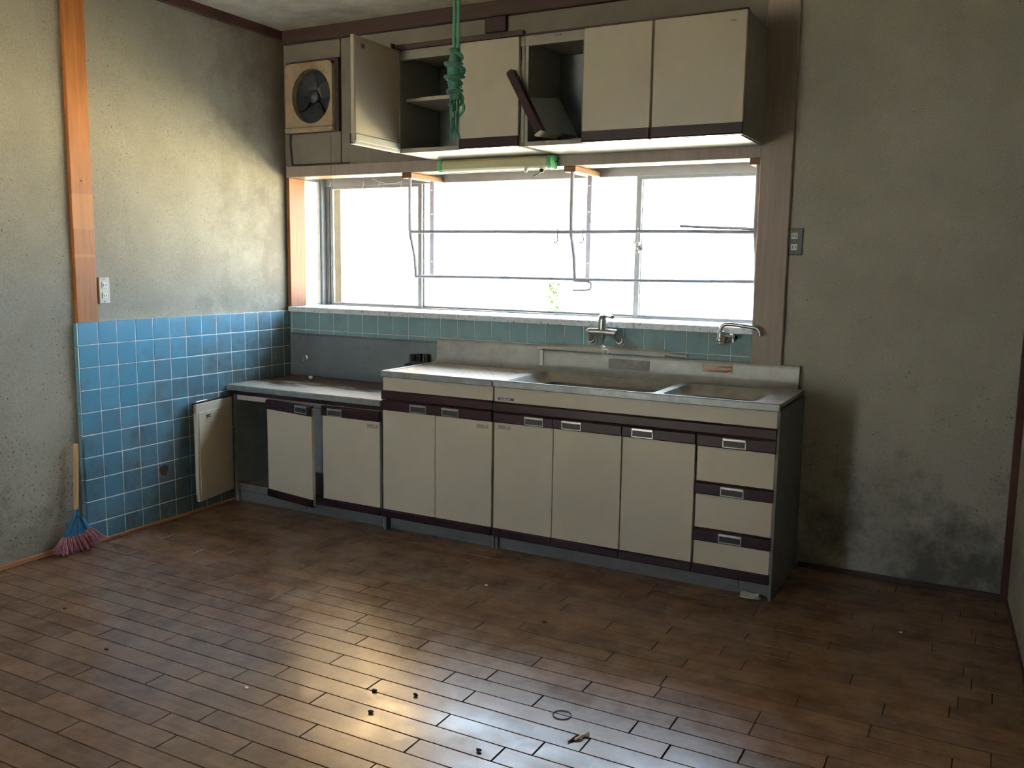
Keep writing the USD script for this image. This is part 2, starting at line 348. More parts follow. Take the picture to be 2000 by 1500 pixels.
M_fan_frame = simple('greasy_fan_frame', (.36, .28, .19), .5, var=.22, scale=9., dirt=(.2, .14, .09), dirt_scale=7.)
M_fan_dark = simple('greasy_fan_blade', (.022, .028, .036), .45, var=.3, scale=14.)
M_fan_hub = simple('fan_hub', (.05, .055, .06), .5, var=.2)
M_lamp_cover = mat('lamp_diffuser', {'p': ('principled_bsdf', {'base_color': (.72, .66, .42), 'roughness': .4, 'transmission_weight': 0.}), 't': ('translucent_bsdf', {'color': (.75, .68, .40)}), 'm': ('mix_closure', {'fac': .3})},
    [('p.BSDF', 'm.closure1'), ('t.BSDF', 'm.closure2')], 'm.closure')
M_green = simple('green_cap', (.10, .42, .17), .4, var=.08)
M_rope = mat('green_rope', {'g': ('geometry', {}), 'n': ('noise_texture', {'scale': 160., 'detail': 3.}), 'r': ('rgb_ramp', {'ramp': [(.3, (.055, .15, .12)), (.7, (.105, .25, .20))]}),
    'b': ('bump', {'strength': .5, 'distance': .002}), 'p': ('principled_bsdf', {'roughness': .55}), 't': ('translucent_bsdf', {'color': (.25, .60, .48)}), 'm': ('mix_closure', {'fac': .35})},
    [('g.position', 'n.vector'), ('n.fac', 'r.fac'), ('r.color', 'p.base_color'), ('n.fac', 'b.height'), ('b.normal', 'p.normal'), ('p.BSDF', 'm.closure1'), ('t.BSDF', 'm.closure2')], 'm.closure')
M_rack = simple('rack_rod', (.50, .485, .54), .45, .1, var=.1, scale=40., dirt=(.35, .27, .2), dirt_scale=30., dirt_lo=.6, dirt_hi=.75)  # light mauve-grey puts the window glare on the rods into their colour
M_broom_stick = wood('broom_stick', (.50, .30, .12), (.66, .43, .20), .5)
M_broom_blue = simple('broom_blue', (.018, .13, .25), .4, var=.1)
M_broom_pink = simple('broom_pink', (.42, .17, .21), .8, var=.3, scale=70.)
M_red = simple('faded_red_print', (.42, .09, .08), .6, var=.3, scale=50.)
M_label = simple('sticker_paper', (.48, .44, .34), .6)
M_ink = simple('grey_ink', (.27, .25, .21), .6)
M_badge = simple('blue_badge', (.06, .09, .2), .4)
M_leaf = simple('dry_leaf', (.05, .03, .02), .8)
M_paper = simple('paper_scrap', (.62, .64, .62), .7)
M_teal = simple('teal_scrap', (.2, .42, .42), .6)
M_cream_bit = simple('cream_wrapper', (.85, .78, .55), .5)
M_web = simple('cobweb', (.8, .8, .78), .8)
# outside
M_ground = simple('sunlit_ground', (.58, .495, .38), .9, spec=.1, var=.15, scale=1.5, dirt=(.44, .44, .28), dirt_scale=1.2, dirt_lo=.45, dirt_hi=.6)
M_concrete = simple('render_wall', (.085, .078, .062), .9, spec=.1, var=.15, scale=16.)
M_eave = simple('eave_board', (.4, .38, .34), .8)
M_bark = simple('stem', (.2, .15, .1), .9)
M_foliage = mat('foliage', {'p': ('principled_bsdf', {'base_color': (.022, .05, .010), 'roughness': .7}), 't': ('translucent_bsdf', {'color': (.03, .06, .01)}), 'm': ('mix_closure', {'fac': .4})},
    [('p.BSDF', 'm.closure1'), ('t.BSDF', 'm.closure2')], 'm.closure')

# ================================================================== LARGE STRUCTURE
ST = 'structure'
# ---- left wall (local frame of the left wall: tile face at x = 0)
wl = thing('wall_left', 'sand plastered wall on the left, blue tiled beside the low cabinet', 'wall', kind=ST)
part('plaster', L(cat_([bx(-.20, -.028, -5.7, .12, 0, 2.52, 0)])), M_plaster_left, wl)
part('grout_bed', L(cat_([bx(-.03, -.0013, -1.3605, .0, 0, .9935, .0008)])), M_grout, wl, 'pale grout behind the blue tiles')
TS, G = .1, .0031
for r in range(10):
    z1 = .9954-.1*r; z0 = z1-.1
    for k in range(-1, 13):
        y1 = -.0621-.1*k; y0 = y1-.1
        if k == -1: y1 = -.006
        if y1 > -.42 and z1 < .5: continue           # behind the low cabinet
        part('tile', L(tile_mesh('x', y0+G/2, y1-G/2, max(z0+G/2, .001), z1-G/2, 0., .008)), M_tile, wl)
    # return tile on the exposed end of the tiled panel
    m = tile_mesh('y', -.0285, -.0015, max(z0+G/2, .001), z1-G/2, -1.3635, .006)
    part('tile', L(m), M_tile, wl)
part('pipe_hole', L(trimesh.util.concatenate([mk([(.0004, -.931, .256)]+[(.0004, -.931+.026*math.cos(a)*(1+.12*math.sin(3*a)), .256+.027*math.sin(a)*(1+.1*math.cos(5*a))) for a in np.linspace(0, 6.283, 19)[:-1]], [(0, 1+i, 1+(i+1) % 18) for i in range(18)])])), M_leaf, wl, 'brown ragged hole through a tile')
# ---- back wall
wb = thing('wall_back', 'back wall around the window with boards above and mouldy plaster at right', 'wall', kind=ST)
part('plaster', cat_([bx(2.6, 3.85, 0, .14, 0, 2.52, 0)]), M_plaster_back, wb, 'grey sand plaster with dark mould low down')
part('core', cat_([bx(-.2, 2.6, .012, .12, 0, .985, 0), bx(-.2, 2.6, .012, .12, 1.78, 2.52, 0), bx(-.2, 0, .012, .12, .985, 1.78, 0)]), M_board, wb)
part('wall_board', bx(.018, .372, -.002, .012, 1.786, 2.47, .002), M_board, wb)
part('wall_board', bx(.378, 2.60, -.002, .012, 1.786, 2.47, .002), M_board, wb)
part('grout_bed', bx(.0, 2.6, .0013, .012, .5, .99, 0), M_grout, wb)
for k in range(26):
    x0 = .0056+.1*k; x1 = x0+.1
    part('tile', tile_mesh('y', x0+G/2, min(x1-G/2, 2.599), .89+G/2, .9895, 0., .008), M_tile_back, wb)
for k in range(22, 26):
    x0 = .0056+.1*k; x1 = x0+.1
    part('tile', tile_mesh('y', x0+G/2, min(x1-G/2, 2.599), .79+G/2, .89-G/2, 0., .008), M_tile_back, wb)
for k in range(0, 10):
    x0 = .0056+.1*k
    part('tile', tile_mesh('y', x0+G/2, x0+.1-G/2, .79+G/2, .89-G/2, 0., .008), M_tile_back, wb)
# ---- right wall, fanning slightly outwards towards the camera
def RW(mesh): return rot(mesh, [0, 0, 1], 3.7, [3.632, 0, 0])
wr = single('wall_right', RW(bx(3.632, 3.80, -5.7, .12, 0, 2.52, 0)), M_plaster_right, 'pale plaster wall glimpsed at the right edge of the picture', 'wall', kind=ST)
# ---- wall behind the camera, with an unseen opening added and sized for fill light
wf = single('wall_front', cat_([bx(-.2, 4.3, -5.75, -5.6, 0, .12, 0), bx(-.2, 4.3, -5.75, -5.6, 2.05, 2.52, 0), bx(-.2, .3, -5.75, -5.6, .1, 2.06, 0), bx(.95, 4.3, -5.75, -5.6, .1, 2.06, 0)]),
    M_plain_wall, 'wall behind the camera with an unseen opening added for fill daylight', 'wall', kind=ST)
# ---- ceiling
single('ceiling', bx(-.25, 4.3, -5.75, .14, 2.50, 2.58, 0), M_ceiling, 'stained grey ceiling board above the kitchen', 'ceiling', kind=ST)
# ---- floor of parquet strips
fl = thing('floor', 'brown wooden parquet floor of narrow planks', 'floor', kind=ST)
part('subfloor', bx(-.25, 4.3, -5.75, .13, -.12, -.0045, 0), M_subfloor, fl, 'dark joints between the planks')
rng = random.Random(7)
P0, PW = -1.675, .0775
known = {-10: [2.17, 2.58], -9: [2.38], -8: [1.86, 2.58], -6: [1.57, 1.98, 2.48], -5: [1.77, 2.69], -4: [1.58, 2.29], -3: [1.90, 2.50], -2: [1.70, 2.21, 2.80],
    -1: [1.49, 2.10, 2.41], 0: [1.01, 1.42, 1.72, 2.22, 2.83], 1: [.81, 1.32, 1.93, 2.63], 2: [.40, 1.13, 1.63, 2.23, 2.53], 3: [.9, 1.53, 1.84, 2.45], 4: [.8, 1.42, 1.73, 2.23, 2.8],
    5: [.75, 1.33, 1.94, 2.5], 6: [1.1, 1.64, 2.2], 7: [1.54, 1.85, 2.4], 8: [1.15, 1.65, 2.2], 9: [.9, 1.36, 1.9]}
def proj(p):
    d = np.array(p)-CAM; w = d @ FWD
    return 1000+FPX*(d @ RIGHT)/w, 750-FPX*(d @ UP)/w, w
planks = []
for k in range(-22, 51):
    y1 = P0-PW*k; y0 = y1-PW
    if y1 > .0: y1 = 0.
    if y0 < -5.6: y0 = -5.6
    if y1-y0 < .01: continue
    js = list(known.get(k, []))
    if js:
        x = js[0]
        while x > .35: x -= rng.choice([.3, .41, .5, .6]); js.insert(0, x)
        x = js[-1]
        while x < 3.5: x += rng.choice([.3, .41, .5, .6, .7]); js.append(x)
    else:
        x = rng.uniform(-.2, .35)
        while x < 3.6: js.append(x); x += rng.choice([.41, .5, .6, .7])
    xs = [-.02-ANG*y1*0] + [j for j in js if .03 < j < 3.62] + [3.66+max(0, -y0)*.065]
    for a, b in zip(xs[:-1], xs[1:]):
        if b-a < .04: continue
        g = .0016
        seen = 0.
        q = [proj((X, Y, 0)) for X, Y in ((a, y0), (b, y0), (b, y1), (a, y1))]
        if all(w > .1 for _, _, w in q):
            poly = Polygon([(u, v) for u, v, _ in q])
            hid = y0 > -.46 and b < 2.83
            if poly.is_valid and not hid: seen = poly.intersection(sbox(0, 0, 2000, 1500)).area
        planks.append((seen, a+g, b-g, y0+g*.8, y1-g*.8))
planks.sort(key=lambda t: -t[0])
def plank_mesh(a, b, y0, y1, i):
    dz = .0006*((i*37) % 5)/5
    return bx(a, b, y0, y1, -.0045, .0+dz-.0006, .0012)
rest = []
for i, (seen, a, b, y0, y1) in enumerate(planks):
    m = plank_mesh(a, b, y0, y1, i)
    if i < 298 and seen > 60: part('plank', m, M_plank, fl)
    else: rest.append(m)
part('plank_field', cat_(rest), M_plank, fl, 'further planks out of view', kind='stuff')

# ---- skirting, mouldings, posts
single('baseboard_left', L(cat_([bx(-.03, -.012, -2.75, -1.367, 0, .022, .003), bx(-.0, .010, -1.36, -.47, 0, .016, .003)])), M_skirting, 'thin orange wooden strip along the foot of the left wall', 'baseboard', kind=ST)
single('baseboard_back', bx(2.84, 3.63, -.014, 0, 0, .022, .003), M_moulding, 'thin dark strip under the mouldy plaster right of the sink', 'baseboard', kind=ST)
t1_ = thing('trim_1', 'orange wooden post on the left wall above the tiles', 'post', (0, -1.3, .992), kind=ST)
part('post', L(bx(-.028, -.010, -1.352, -1.248, .992, 2.505, .002)), M_post_wood, t1_)
part('knot', L(tube([(-.0115, -1.302, 1.60), (-.0095, -1.302, 1.60)], .0055, 9)), M_leaf, t1_, 'dark knot')
M_bare = wood('bare_wood_patch', (.39, .14, .03), (.54, .225, .055), .5)
for za, zb in ((1.275, 1.288), (1.395, 1.41), (1.41, 1.545)): part('bare_patch', L(bx(-.0102, -.0096, -1.3515, -1.2485, za, zb, 0)), M_bare, t1_, 'paler patch of bare wood')
single('trim_2', bx(2.598, 2.728, -.022, .0, .80, 2.50, .003), M_dark_post, 'broad brown wooden post right of the window', 'post', kind=ST)
single('trim_3', L(bx(-.03, -.002, -5.6, .0, 2.455, 2.502, .002)), M_moulding_left, 'dark red ceiling moulding along the left wall', 'moulding', kind=ST)
single('trim_4', bx(.0, 3.63, -.03, .0, 2.43, 2.50, .002), M_moulding, 'dark ceiling moulding along the back wall', 'moulding', kind=ST)
single('trim_5', bx(.0, 2.598, -.016, .012, 1.727, 1.785, .002), M_dark_post, 'brown wooden lintel beam over the window', 'lintel', kind=ST)
single('trim_6', RW(bx(3.607, 3.634, -.028, -.0, 0, 2.50, .002)), M_trim_red, 'dark red corner trim at the right end of the back wall', 'trim', kind=ST)
single('trim_7', RW(bx(3.618, 3.66, -.98, -.84, 0, 2.2, .002)), M_trim_red, 'brown door post on the right wall at the picture edge', 'post', kind=ST)
single('trim_8', RW(bx(3.622, 3.634, -.85, -.03, 0, .014, .002)), M_trim_red, 'brown floor strip along the right wall', 'baseboard', kind=ST)
single('mounting_block', bx(1.266, 1.38, -.026, -.0025, 2.36, 2.429, .002), M_moulding, 'dark square block under the moulding above the wall cabinets', 'block')

# ---- bay window
w1 = thing('window_1', 'wide white-bright bay window in three panes above the sink', 'window', (1.3, .2, 1.0), kind=ST)
part('jamb', bx(-.014, .004, .0, .125, 1.017, 1.727, .002), M_jamb_wood, w1, 'orange wooden window jamb')
part('jamb', bx(2.596, 2.614, .0, .125, 1.017, 1.727, .002), M_jamb_wood, w1, 'orange wooden window jamb')
part('head_board', bx(.0, 2.6, .012, .125, 1.727, 1.745, .002), M_lintel_wood, w1, 'orange underside of the lintel')
part('sill', prism_x([(-.022, .989), (-.022, 1.012), (-.018, 1.016), (.345, 1.016), (.345, .989)], -.0, 2.60), M_sill, w1, 'pale weathered window sill')
D0, D1 = .30, .335
part('bay_roof', bx(-.04, 2.64, .12, .36, 1.745, 1.78, .001), M_alu, w1)
part('head_frame', bx(-.02, 2.62, D0-.01, D1+.01, 1.700, 1.747, .002), M_alu, w1)
part('sill_frame', bx(-.02, 2.62, D0-.01, D1+.01, 1.010, 1.022, .002), M_alu, w1)
part('corner_post', cat_([bx(-.03, .012, .262, D1+.01, 1.01, 1.747, .002), bx(.012, .045, D0, D1, 1.015, 1.72, .002)]), M_alu, w1)
part('corner_post', cat_([bx(2.588, 2.63, .262, D1+.01, 1.01, 1.747, .002), bx(2.555, 2.588, D0, D1, 1.015, 1.72, .002)]), M_alu, w1)
for x0, x1, yo, ztop in ((.035, .685, 0., 1.685), (.665, 1.965, .018, 1.705), (1.935, 2.565, 0., 1.685)):
    ya, yb = D0+yo, D0+yo+.016
    fw = .026
    fr = cat_([bx(x0, x0+fw, ya, yb, 1.018, 1.72, .002), bx(x1-fw, x1, ya, yb, 1.018, 1.72, .002), bx(x0+fw, x1-fw, ya, yb, 1.018, 1.018+.014, .002), bx(x0+fw, x1-fw, ya, yb, ztop, 1.72, .002)])
    fr_ = part('sash', fr, M_alu, w1)
    part('pane', bx(x0+fw-.003, x1-fw+.003, ya+.006, ya+.010, 1.03, ztop+.003, 0), M_glass, fr_)
for x in (-.004, 2.60):
    s_ = part('side_sash', cat_([bx(x-.014, x+.004, .128, .142, 1.018, 1.74, .001), bx(x-.014, x+.004, .252, .266, 1.018, 1.74, .001), bx(x-.014, x+.004, .142, .252, 1.018, 1.026, .001), bx(x-.014, x+.004, .142, .252, 1.722, 1.74, .001)]), M_alu, w1)
    part('pane', bx(x-.007, x-.003, .141, .253, 1.024, 1.724, 0), M_glass, s_)
part('latch', cat_([bx(1.945, 1.962, D0-.022, D0, 1.335, 1.385, .003), sphere((1.972, D0-.026, 1.352), .012, 2), tube([(1.955, D0-.02, 1.36), (1.985, D0-.03, 1.375), (1.985, D0-.03, 1.345)], .006, 8)]), M_alu, w1, 'dark crescent window latch')
for i, (px, y, ln) in enumerate(((.30, .28, .045), (.42, .28, .03), (.13, .2, .03), (.57, .28, .05))):
    part('cobweb_shred', tube(smooth_path([(px, y, 1.722), (px+.006*(-1)**i, y-.004, 1.722-ln*.5), (px-.008, y, 1.722-ln)], 4), .0016, 5), M_web, w1)
part('cobweb_shred', tube(smooth_path([(.36, .285, 1.735), (.43, .28, 1.712), (.50, .28, 1.705), (.56, .285, 1.712)], 5), .0018, 5), M_web, w1)

# ---- outside: ground, eave, render pier, hedge tree
single('garden_ground', bx(-30, 34, -30, 40, -.55, -.35, 0), M_ground, 'bright sunlit ground outside the window', 'ground', kind=ST)
single('roof_eave', bx(-7, 12, -13, .95, 2.62, 2.74, 0), M_eave, 'unseen roof slab and eave over the kitchen, stretched rearward to cut fill light', 'roof', kind=ST)  # house roof, its long rear overhang added to shade the back ground
single('render_pier', slab(Polygon([(-.62, .98), (-.435, .98), (-.555, 1.16), (-.62, 1.16)]), -.4, 2.62), M_concrete, 'grey rendered pier outside the left window pane', 'pillar', kind=ST)
nb = thing('neighbour_house', 'sunlit beige house outside to the left, blown out by the light', 'house', (-6, 7, -.4))
part('facade', slab(Polygon([(-11, 6), (-3.0, 6), (-7.2, 11.4), (-11, 11.4)]), -.4, 8.2), simple('beige_render', (.27, .185, .095), .9, var=.06, scale=3.), nb)
part('roof', slab(Polygon([(-11.2, 5.8), (-2.8, 5.8), (-7.1, 11.6), (-11.2, 11.6)]), 8.2, 8.35), M_eave, nb)
sh = thing('slender_shrub', 'pale green slender shrub seen faintly through the middle pane', 'shrub', (.2, 3.0, -.36))
rg = np.random.default_rng(3)
part('stem', tube([(.2, 3, -.36), (.205, 3.01, .4), (.2, 3, 1.05)], [.012, .009, .004], 7), M_bark, sh)
lv, lf = [], []
for i in range(420):
    h = rg.uniform(-.2, 1.16); rad = .085*(1-.45*(h+.2)/1.4); a = rg.uniform(0, 6.283); c = np.array([.2+rad*math.sqrt(rg.uniform())*math.cos(a), 3+rad*math.sin(a)*.8, h])
    u = rg.normal(size=3); u /= np.linalg.norm(u); w_ = np.cross(u, rg.normal(size=3)); w_ /= np.linalg.norm(w_)
    n0 = len(lv); lv += [c-u*.03, c+w_*.011, c+u*.03, c-w_*.011]; lf += [(n0, n0+1, n0+2), (n0, n0+2, n0+3)]
part('foliage', mk(lv, lf), M_foliage, sh, kind='stuff')

# ================================================================== KITCHEN UNITS
def rail_profile(z0, z1, y):                        # rounded nosing strip, front at y-.008
    h = z1-z0; r = min(.007, h*.3)
    return [(y+.012, z0), (y-.006, z0), (y-.008, z0+r*.6), (y-.008, z1-r), (y-.003, z1), (y+.012, z1)]
def handle(xc, z0, z1, y, w=.091):
    """recessed pull: chrome frame with a lip along the top"""
    x0, x1 = xc-w/2, xc+w/2
    t = .0045
    return cat_([bx(x0, x1, y-.014, y-.002, z1-.011, z1, .002), bx(x0, x0+t, y-.012, y-.002, z0, z1-.009, .001), bx(x1-t, x1, y-.012, y-.002, z0, z1-.009, .001), bx(x0+t, x1-t, y-.012, y-.002, z0, z0+t, .001)])
def recess(xc, z0, z1, y, w=.091):
    x0, x1 = xc-w/2, xc+w/2
    return bx(x0+.005, x1-.005, y-.0093, y-.004, z0+.005, z1-.010, 0)
def door(parent, x0, x1, z0, z1, zb, zt, y=-.49, hx=None, T=None, inside=False, label=None, sticker=None, hz=(.586, .624), catch=None, bottom=True):
    """cream door from z0 to z1 with maroon strips below (from zb) and above (to zt); T moves the whole door (an opened one)."""
    T = T or (lambda m: m)
    th = .02
    body = [bx(x0, x1, y, y+th, zb+.004, zt-.006, .0015)]
    d = part('door', T(cat_(body)), M_cream, parent, label)
    if inside:
        part('inner_face', T(cat_([bx(x0+.012, x1-.012, y+th, y+th+.004, z0+.0, z1-.0, .003)])), M_cream_in, d, 'bare cream inner face')
    part('top_strip', T(prism_x(rail_profile(z1, zt, y), x0, x1)), M_rail, d)
    if bottom: part('bottom_strip', T(prism_x(rail_profile(zb, z0, y), x0, x1)), M_rail, d)
    if hx is not None:
        part('handle', T(handle(hx, hz[0], hz[1], y)), M_handle, d)
        part('handle_recess', T(recess(hx, hz[0], hz[1], y)), M_black, d)
    if sticker:
        sx0, sx1, sz0, sz1 = sticker
        part('sticker', T(bx(sx0, sx1, y-.0006, y, sz0, sz1, 0)), M_label, d, 'small faded paper sticker')
        w_ = sx1-sx0
        part('sticker_print', T(cat_([bx(sx0+.002, sx0+w_*.6, y-.001, y-.0005, sz1-.011, sz1-.004, 0)]+[bx(sx0+.003+k*w_*.16, sx0+.003+k*w_*.16+w_*.11, y-.001, y-.0005, sz0+.003, sz0+.008, 0) for k in range(6)]+[bx(sx1-.012, sx1-.004, y-.001, y-.0005, sz1-.012, sz1-.004, 0)])), M_ink, d)
    if catch:
        part('catch', T(cat_([bx(catch-.012, catch+.012, y+th+.003, y+th+.012, z1-.022, z1-.012, .001), bx(catch-.006, catch+.004, y+th+.003, y+th+.02, z1-.03, z1-.022, .001)])), M_handle, d)
    return d

# ---- low cabinet (stove base)
lc = thing('low_cabinet', 'low cream stove cabinet in the corner with two doors standing open', 'cabinet', (.5, -.25, 0))
part('side_panel', bx(.018, .034, -.468, -.012, .0, .598, .001), M_inside, lc)
part('side_panel', bx(.984, .998, -.468, -.012, .0, .598, .001), M_inside, lc)
part('divider', bx(.618, .634, -.468, -.012, .06, .575, .001), M_inside, lc)
part('back_panel', bx(.034, .984, -.022, -.012, .06, .598, 0), M_inside, lc)
part('bottom_board', bx(.034, .984, -.468, -.022, .066, .084, .001), M_upper_in, lc)
part('front_rail', bx(.02, .998, -.482, -.46, .575, .600, .002), M_rail, lc, 'maroon strip under the worktop')
part('lower_rail', bx(.034, .984, -.469, -.445, .066, .1, .002), M_carcass, lc)
part('stretcher', bx(.034, .984, -.46, -.36, .545, .572, .002), M_pale, lc, 'pale board under the worktop')
wt = part('worktop', bx(.006, 1.0, -.505, -.006, .600, .629, .004), M_top_dirty, lc, 'brown-stained pale worktop')
part('edge_band', bx(.005, 1.0, -.5085, -.500, .599, .6285, .003), M_steel_edge, wt, 'grey metal front edge')
pl = part('plinth', bx(.02, .996, -.452, -.43, 0, .064, .001), M_plinth, lc)
for a, b in ((.05, .50), (.53, .97)): part('plinth_panel', bx(a, b, -.4545, -.450, .016, .054, .002), M_plinth, pl)
Z0L, Z1L, ZBL, ZTL = .104, .522, .066, .570
hinge1 = (.004, -.492, 0)
door(lc, .004, .30, Z0L, Z1L, ZBL, ZTL, hx=None, inside=True, catch=.215, T=lambda m: rot(m, [0, 0, 1], -78.5, hinge1), label='cream door swung wide open against the tiles')
# its handle shows as a chrome lip over the strip
dh = lc[0]+'/door'
part('handle', rot(handle(.225, .535, .573, -.49), [0, 0, 1], -78.5, hinge1), M_handle, (dh, lc[1]))
door(lc, .27, .622, Z0L, Z1L, ZBL, ZTL, hx=.55, hz=(.530, .568), T=lambda m: rot(m, [0, 0, 1], -9.8, (.27, -.492, 0)), label='cream door standing slightly ajar')
door(lc, .634, .982, Z0L, Z1L, ZBL, ZTL, hx=.717, hz=(.523, .561), sticker=(.905, .972, .486, .508))

# grey splash sheet on the wall over the low cabinet
ss = thing('splash_sheet', 'dull grey metal sheet on the wall above the low worktop', 'splashback', (.5, -.005, .63))
part('sheet', bx(.008, .998, -.008, -.001, .63, .862, .002), M_splash_grey, ss)
part('top_bead', bx(.008, .998, -.012, -.001, .862, .870, .002), M_splash_grey, ss)

# ---- middle cabinet
mc = thing('base_cabinet', 'cream base cabinet with two doors between low cabinet and sink', 'cabinet', (1.3, -.25, 0))
part('side_panel', bx(1.002, 1.016, -.488, -.012, .0, .74, .001), M_carcass, mc)
part('side_panel', bx(1.584, 1.598, -.468, -.012, .0, .74, .001), M_carcass, mc)
part('back_panel', bx(1.016, 1.584, -.022, -.012, .06, .74, 0), M_inside, mc)
part('bottom_board', bx(1.016, 1.584, -.468, -.022, .066, .084, .001), M_inside, mc)
wt = part('worktop', cat_([bx(1.003, 1.600, -.505, -.035, .762, .7655, .001), bx(1.003, 1.014, -.505, -.035, .764, .771, .002), bx(1.591, 1.601, -.505, -.035, .764, .770, .002)]), M_top_grit, mc, 'metal worktop strewn with grit')
part('edge_band', bx(1.0, 1.6012, -.5085, -.498, .741, .7705, .003), M_steel_edge, wt, 'steel front edge')
part('splashback', prism_x([(-.06, .764), (-.042, .770), (-.034, .782), (-.03, .80), (-.026, .872), (-.020, .886), (-.002, .886), (-.002, .764)], 1.003, 1.6012), M_steel, mc, smooth=30)
part('fascia', bx(1.003, 1.597, -.49, -.468, .676, .740, .0015), M_cream, mc, 'cream band under the worktop')
part('fascia_strip', prism_x(rail_profile(.634, .677, -.492), 1.0, 1.598), M_rail, mc)
pl = part('plinth', bx(1.008, 1.598, -.452, -.43, 0, .064, .001), M_plinth, mc)
for a, b in ((1.03, 1.56),): part('plinth_panel', bx(a, b, -.4545, -.450, .016, .054, .002), M_plinth, pl)
Z0, Z1, ZB, ZT = .104, .583, .066, .630
door(mc, 1.0, 1.2945, Z0, Z1, ZB, ZT, hx=1.206)
door(mc, 1.2965, 1.594, Z0, Z1, ZB, ZT, hx=1.381, sticker=(1.515, 1.578, .547, .568))

# ---- sink cabinet
sc = thing('sink_cabinet', 'long cream sink cabinet with steel double sink, three doors and drawers', 'cabinet', (2.2, -.25, 0))
part('side_panel', bx(1.604, 1.618, -.468, -.012, 0, .74, .001), M_carcass, sc)
part('side_panel', bx(2.820, 2.832, -.488, -.004, 0, .742, .001), M_carcass, sc, 'grey end panel')
part('partition', bx(2.508, 2.522, -.468, -.022, .06, .70, .001), M_inside, sc)
part('back_panel', bx(1.618, 2.82, -.022, -.012, .06, .60, 0), M_inside, sc)
part('bottom_board', bx(1.618, 2.82, -.468, -.022, .066, .084, .001), M_inside, sc)
deck = sbox(1.602, -.505, 2.832, -.035)
def rrp(x0, x1, y0, y1, r): return Polygon([(p[0], p[1]) for p in rr(x0, x1, y0, y1, r, 0)])
B1 = (1.655, 2.325, -.484, -.055); B2 = (2.362, 2.735, -.484, -.12)
deck = deck.difference(rrp(*B1, .035)).difference(rrp(*B2, .035))
tp = part('worktop', slab(deck, .756, .770), M_steel, sc, 'worn stainless sink top')
part('edge_band', bx(1.6035, 2.832, -.5085, -.494, .741, .7715, .003), M_steel_edge, tp, 'steel front edge')
part('maker_plate', bx(1.80, 1.90, -.5095, -.507, .750, .757, .0008), M_steel, tp)
def bowl(b, depth):
    x0, x1, y0, y1 = b
    R = lambda i, z, r: np.array(rr(x0+i, x1-i, y0+i*.3, y1-i, r, z))
    return loft([R(0, .769, .035), R(.006, .760, .034), R(.016, .738, .034), R(.040, .731, .04), R(.046, .727, .04)], close_last=False), loft([R(.046, .727, .04), R(.056, .70, .045), R(.07, .769-depth+.03, .05), R(.10, .769-depth, .06)])
r1_, b1_ = bowl(B1, .19); r2_, b2_ = bowl(B2, .14)
bw = part('sink_bowl', b1_, M_bowl_shaded, sc, 'large rectangular sink bowl', smooth=40)
part('ledge', r1_, M_steel, bw, 'paler stepped ledge', smooth=40)
bw2 = part('sink_bowl', b2_, M_bowl_shaded, sc, 'small sink bowl', smooth=40)
part('ledge', r2_, M_steel, bw2, 'paler stepped ledge', smooth=40)
part('drain', lathe([(.0, .0), (.045, .0), (.05, .004), (.05, .008), (0, .008)], 24, (2.5, -.27, .6285)), M_black, bw2)
part('drain', lathe([(.0, .0), (.055, .0), (.06, .004), (.06, .008), (0, .008)], 24, (1.9, -.27, .5785)), M_black, bw)
part('splashback', cat_([prism_x([(-.062, .764), (-.046, .772), (-.036, .786), (-.031, .80), (-.027, .852), (-.022, .864), (-.002, .866), (-.002, .764)], 1.604, 2.806)]), M_steel, sc, smooth=30)
part('fascia', bx(1.604, 2.822, -.49, -.468, .675, .740, .0015), M_cream, sc, 'cream band under the sink edge')
part('fascia_strip', prism_x(rail_profile(.632, .675, -.492), 1.602, 2.822), M_rail, sc)
bd = part('badge', bx(1.622, 1.70, -.4925, -.489, .684, .694, .0006), M_badge, sc, 'small blue name plate')
part('badge_print', cat_([bx(1.634+.0066*k, 1.6385+.0066*k, -.493, -.492, .6865, .6915, 0) for k in range(8)]), M_white, bd)
pl = part('plinth', bx(1.612, 2.820, -.452, -.43, 0, .064, .001), M_plinth, sc)
for a, b in ((1.635, 1.985), (2.005, 2.32), (2.34, 2.70)): part('plinth_panel', bx(a, b, -.4545, -.450, .016, .054, .002), M_plinth, pl)
door(sc, 1.605, 1.8925, Z0, Z1, ZB, ZT, hx=1.805, sticker=(1.622, 1.688, .553, .574))
door(sc, 1.8955, 2.203, Z0, Z1, ZB, ZT, hx=1.981)
door(sc, 2.2085, 2.512, Z0, Z1, ZB, ZT, hx=2.295)
for z0, z1, zt, zb in ((.440, .580, .630, None), (.252, .389, .438, None), (.104, .200, .250, .066)):
    d = part('drawer', bx(2.522, 2.820, -.49, -.468, z0-(.03 if zb else 0), zt-.004, .0015), M_cream, sc)
    part('top_strip', prism_x(rail_profile(z1, zt, -.49), 2.521, 2.822), M_rail, d)
    if zb: part('bottom_strip', prism_x(rail_profile(zb, z0, -.49), 2.521, 2.822), M_rail, d)
    hz0 = zt-.046; part('handle', handle(2.667, hz0, hz0+.038, -.49), M_handle, d); part('handle_recess', recess(2.667, hz0, hz0+.038, -.49), M_black, d)
st_ = part('sticker', bx(2.394, 2.527, -.0305, -.0285, .816, .856, .0008), M_label, sc, 'peeling sticker with faded red print')
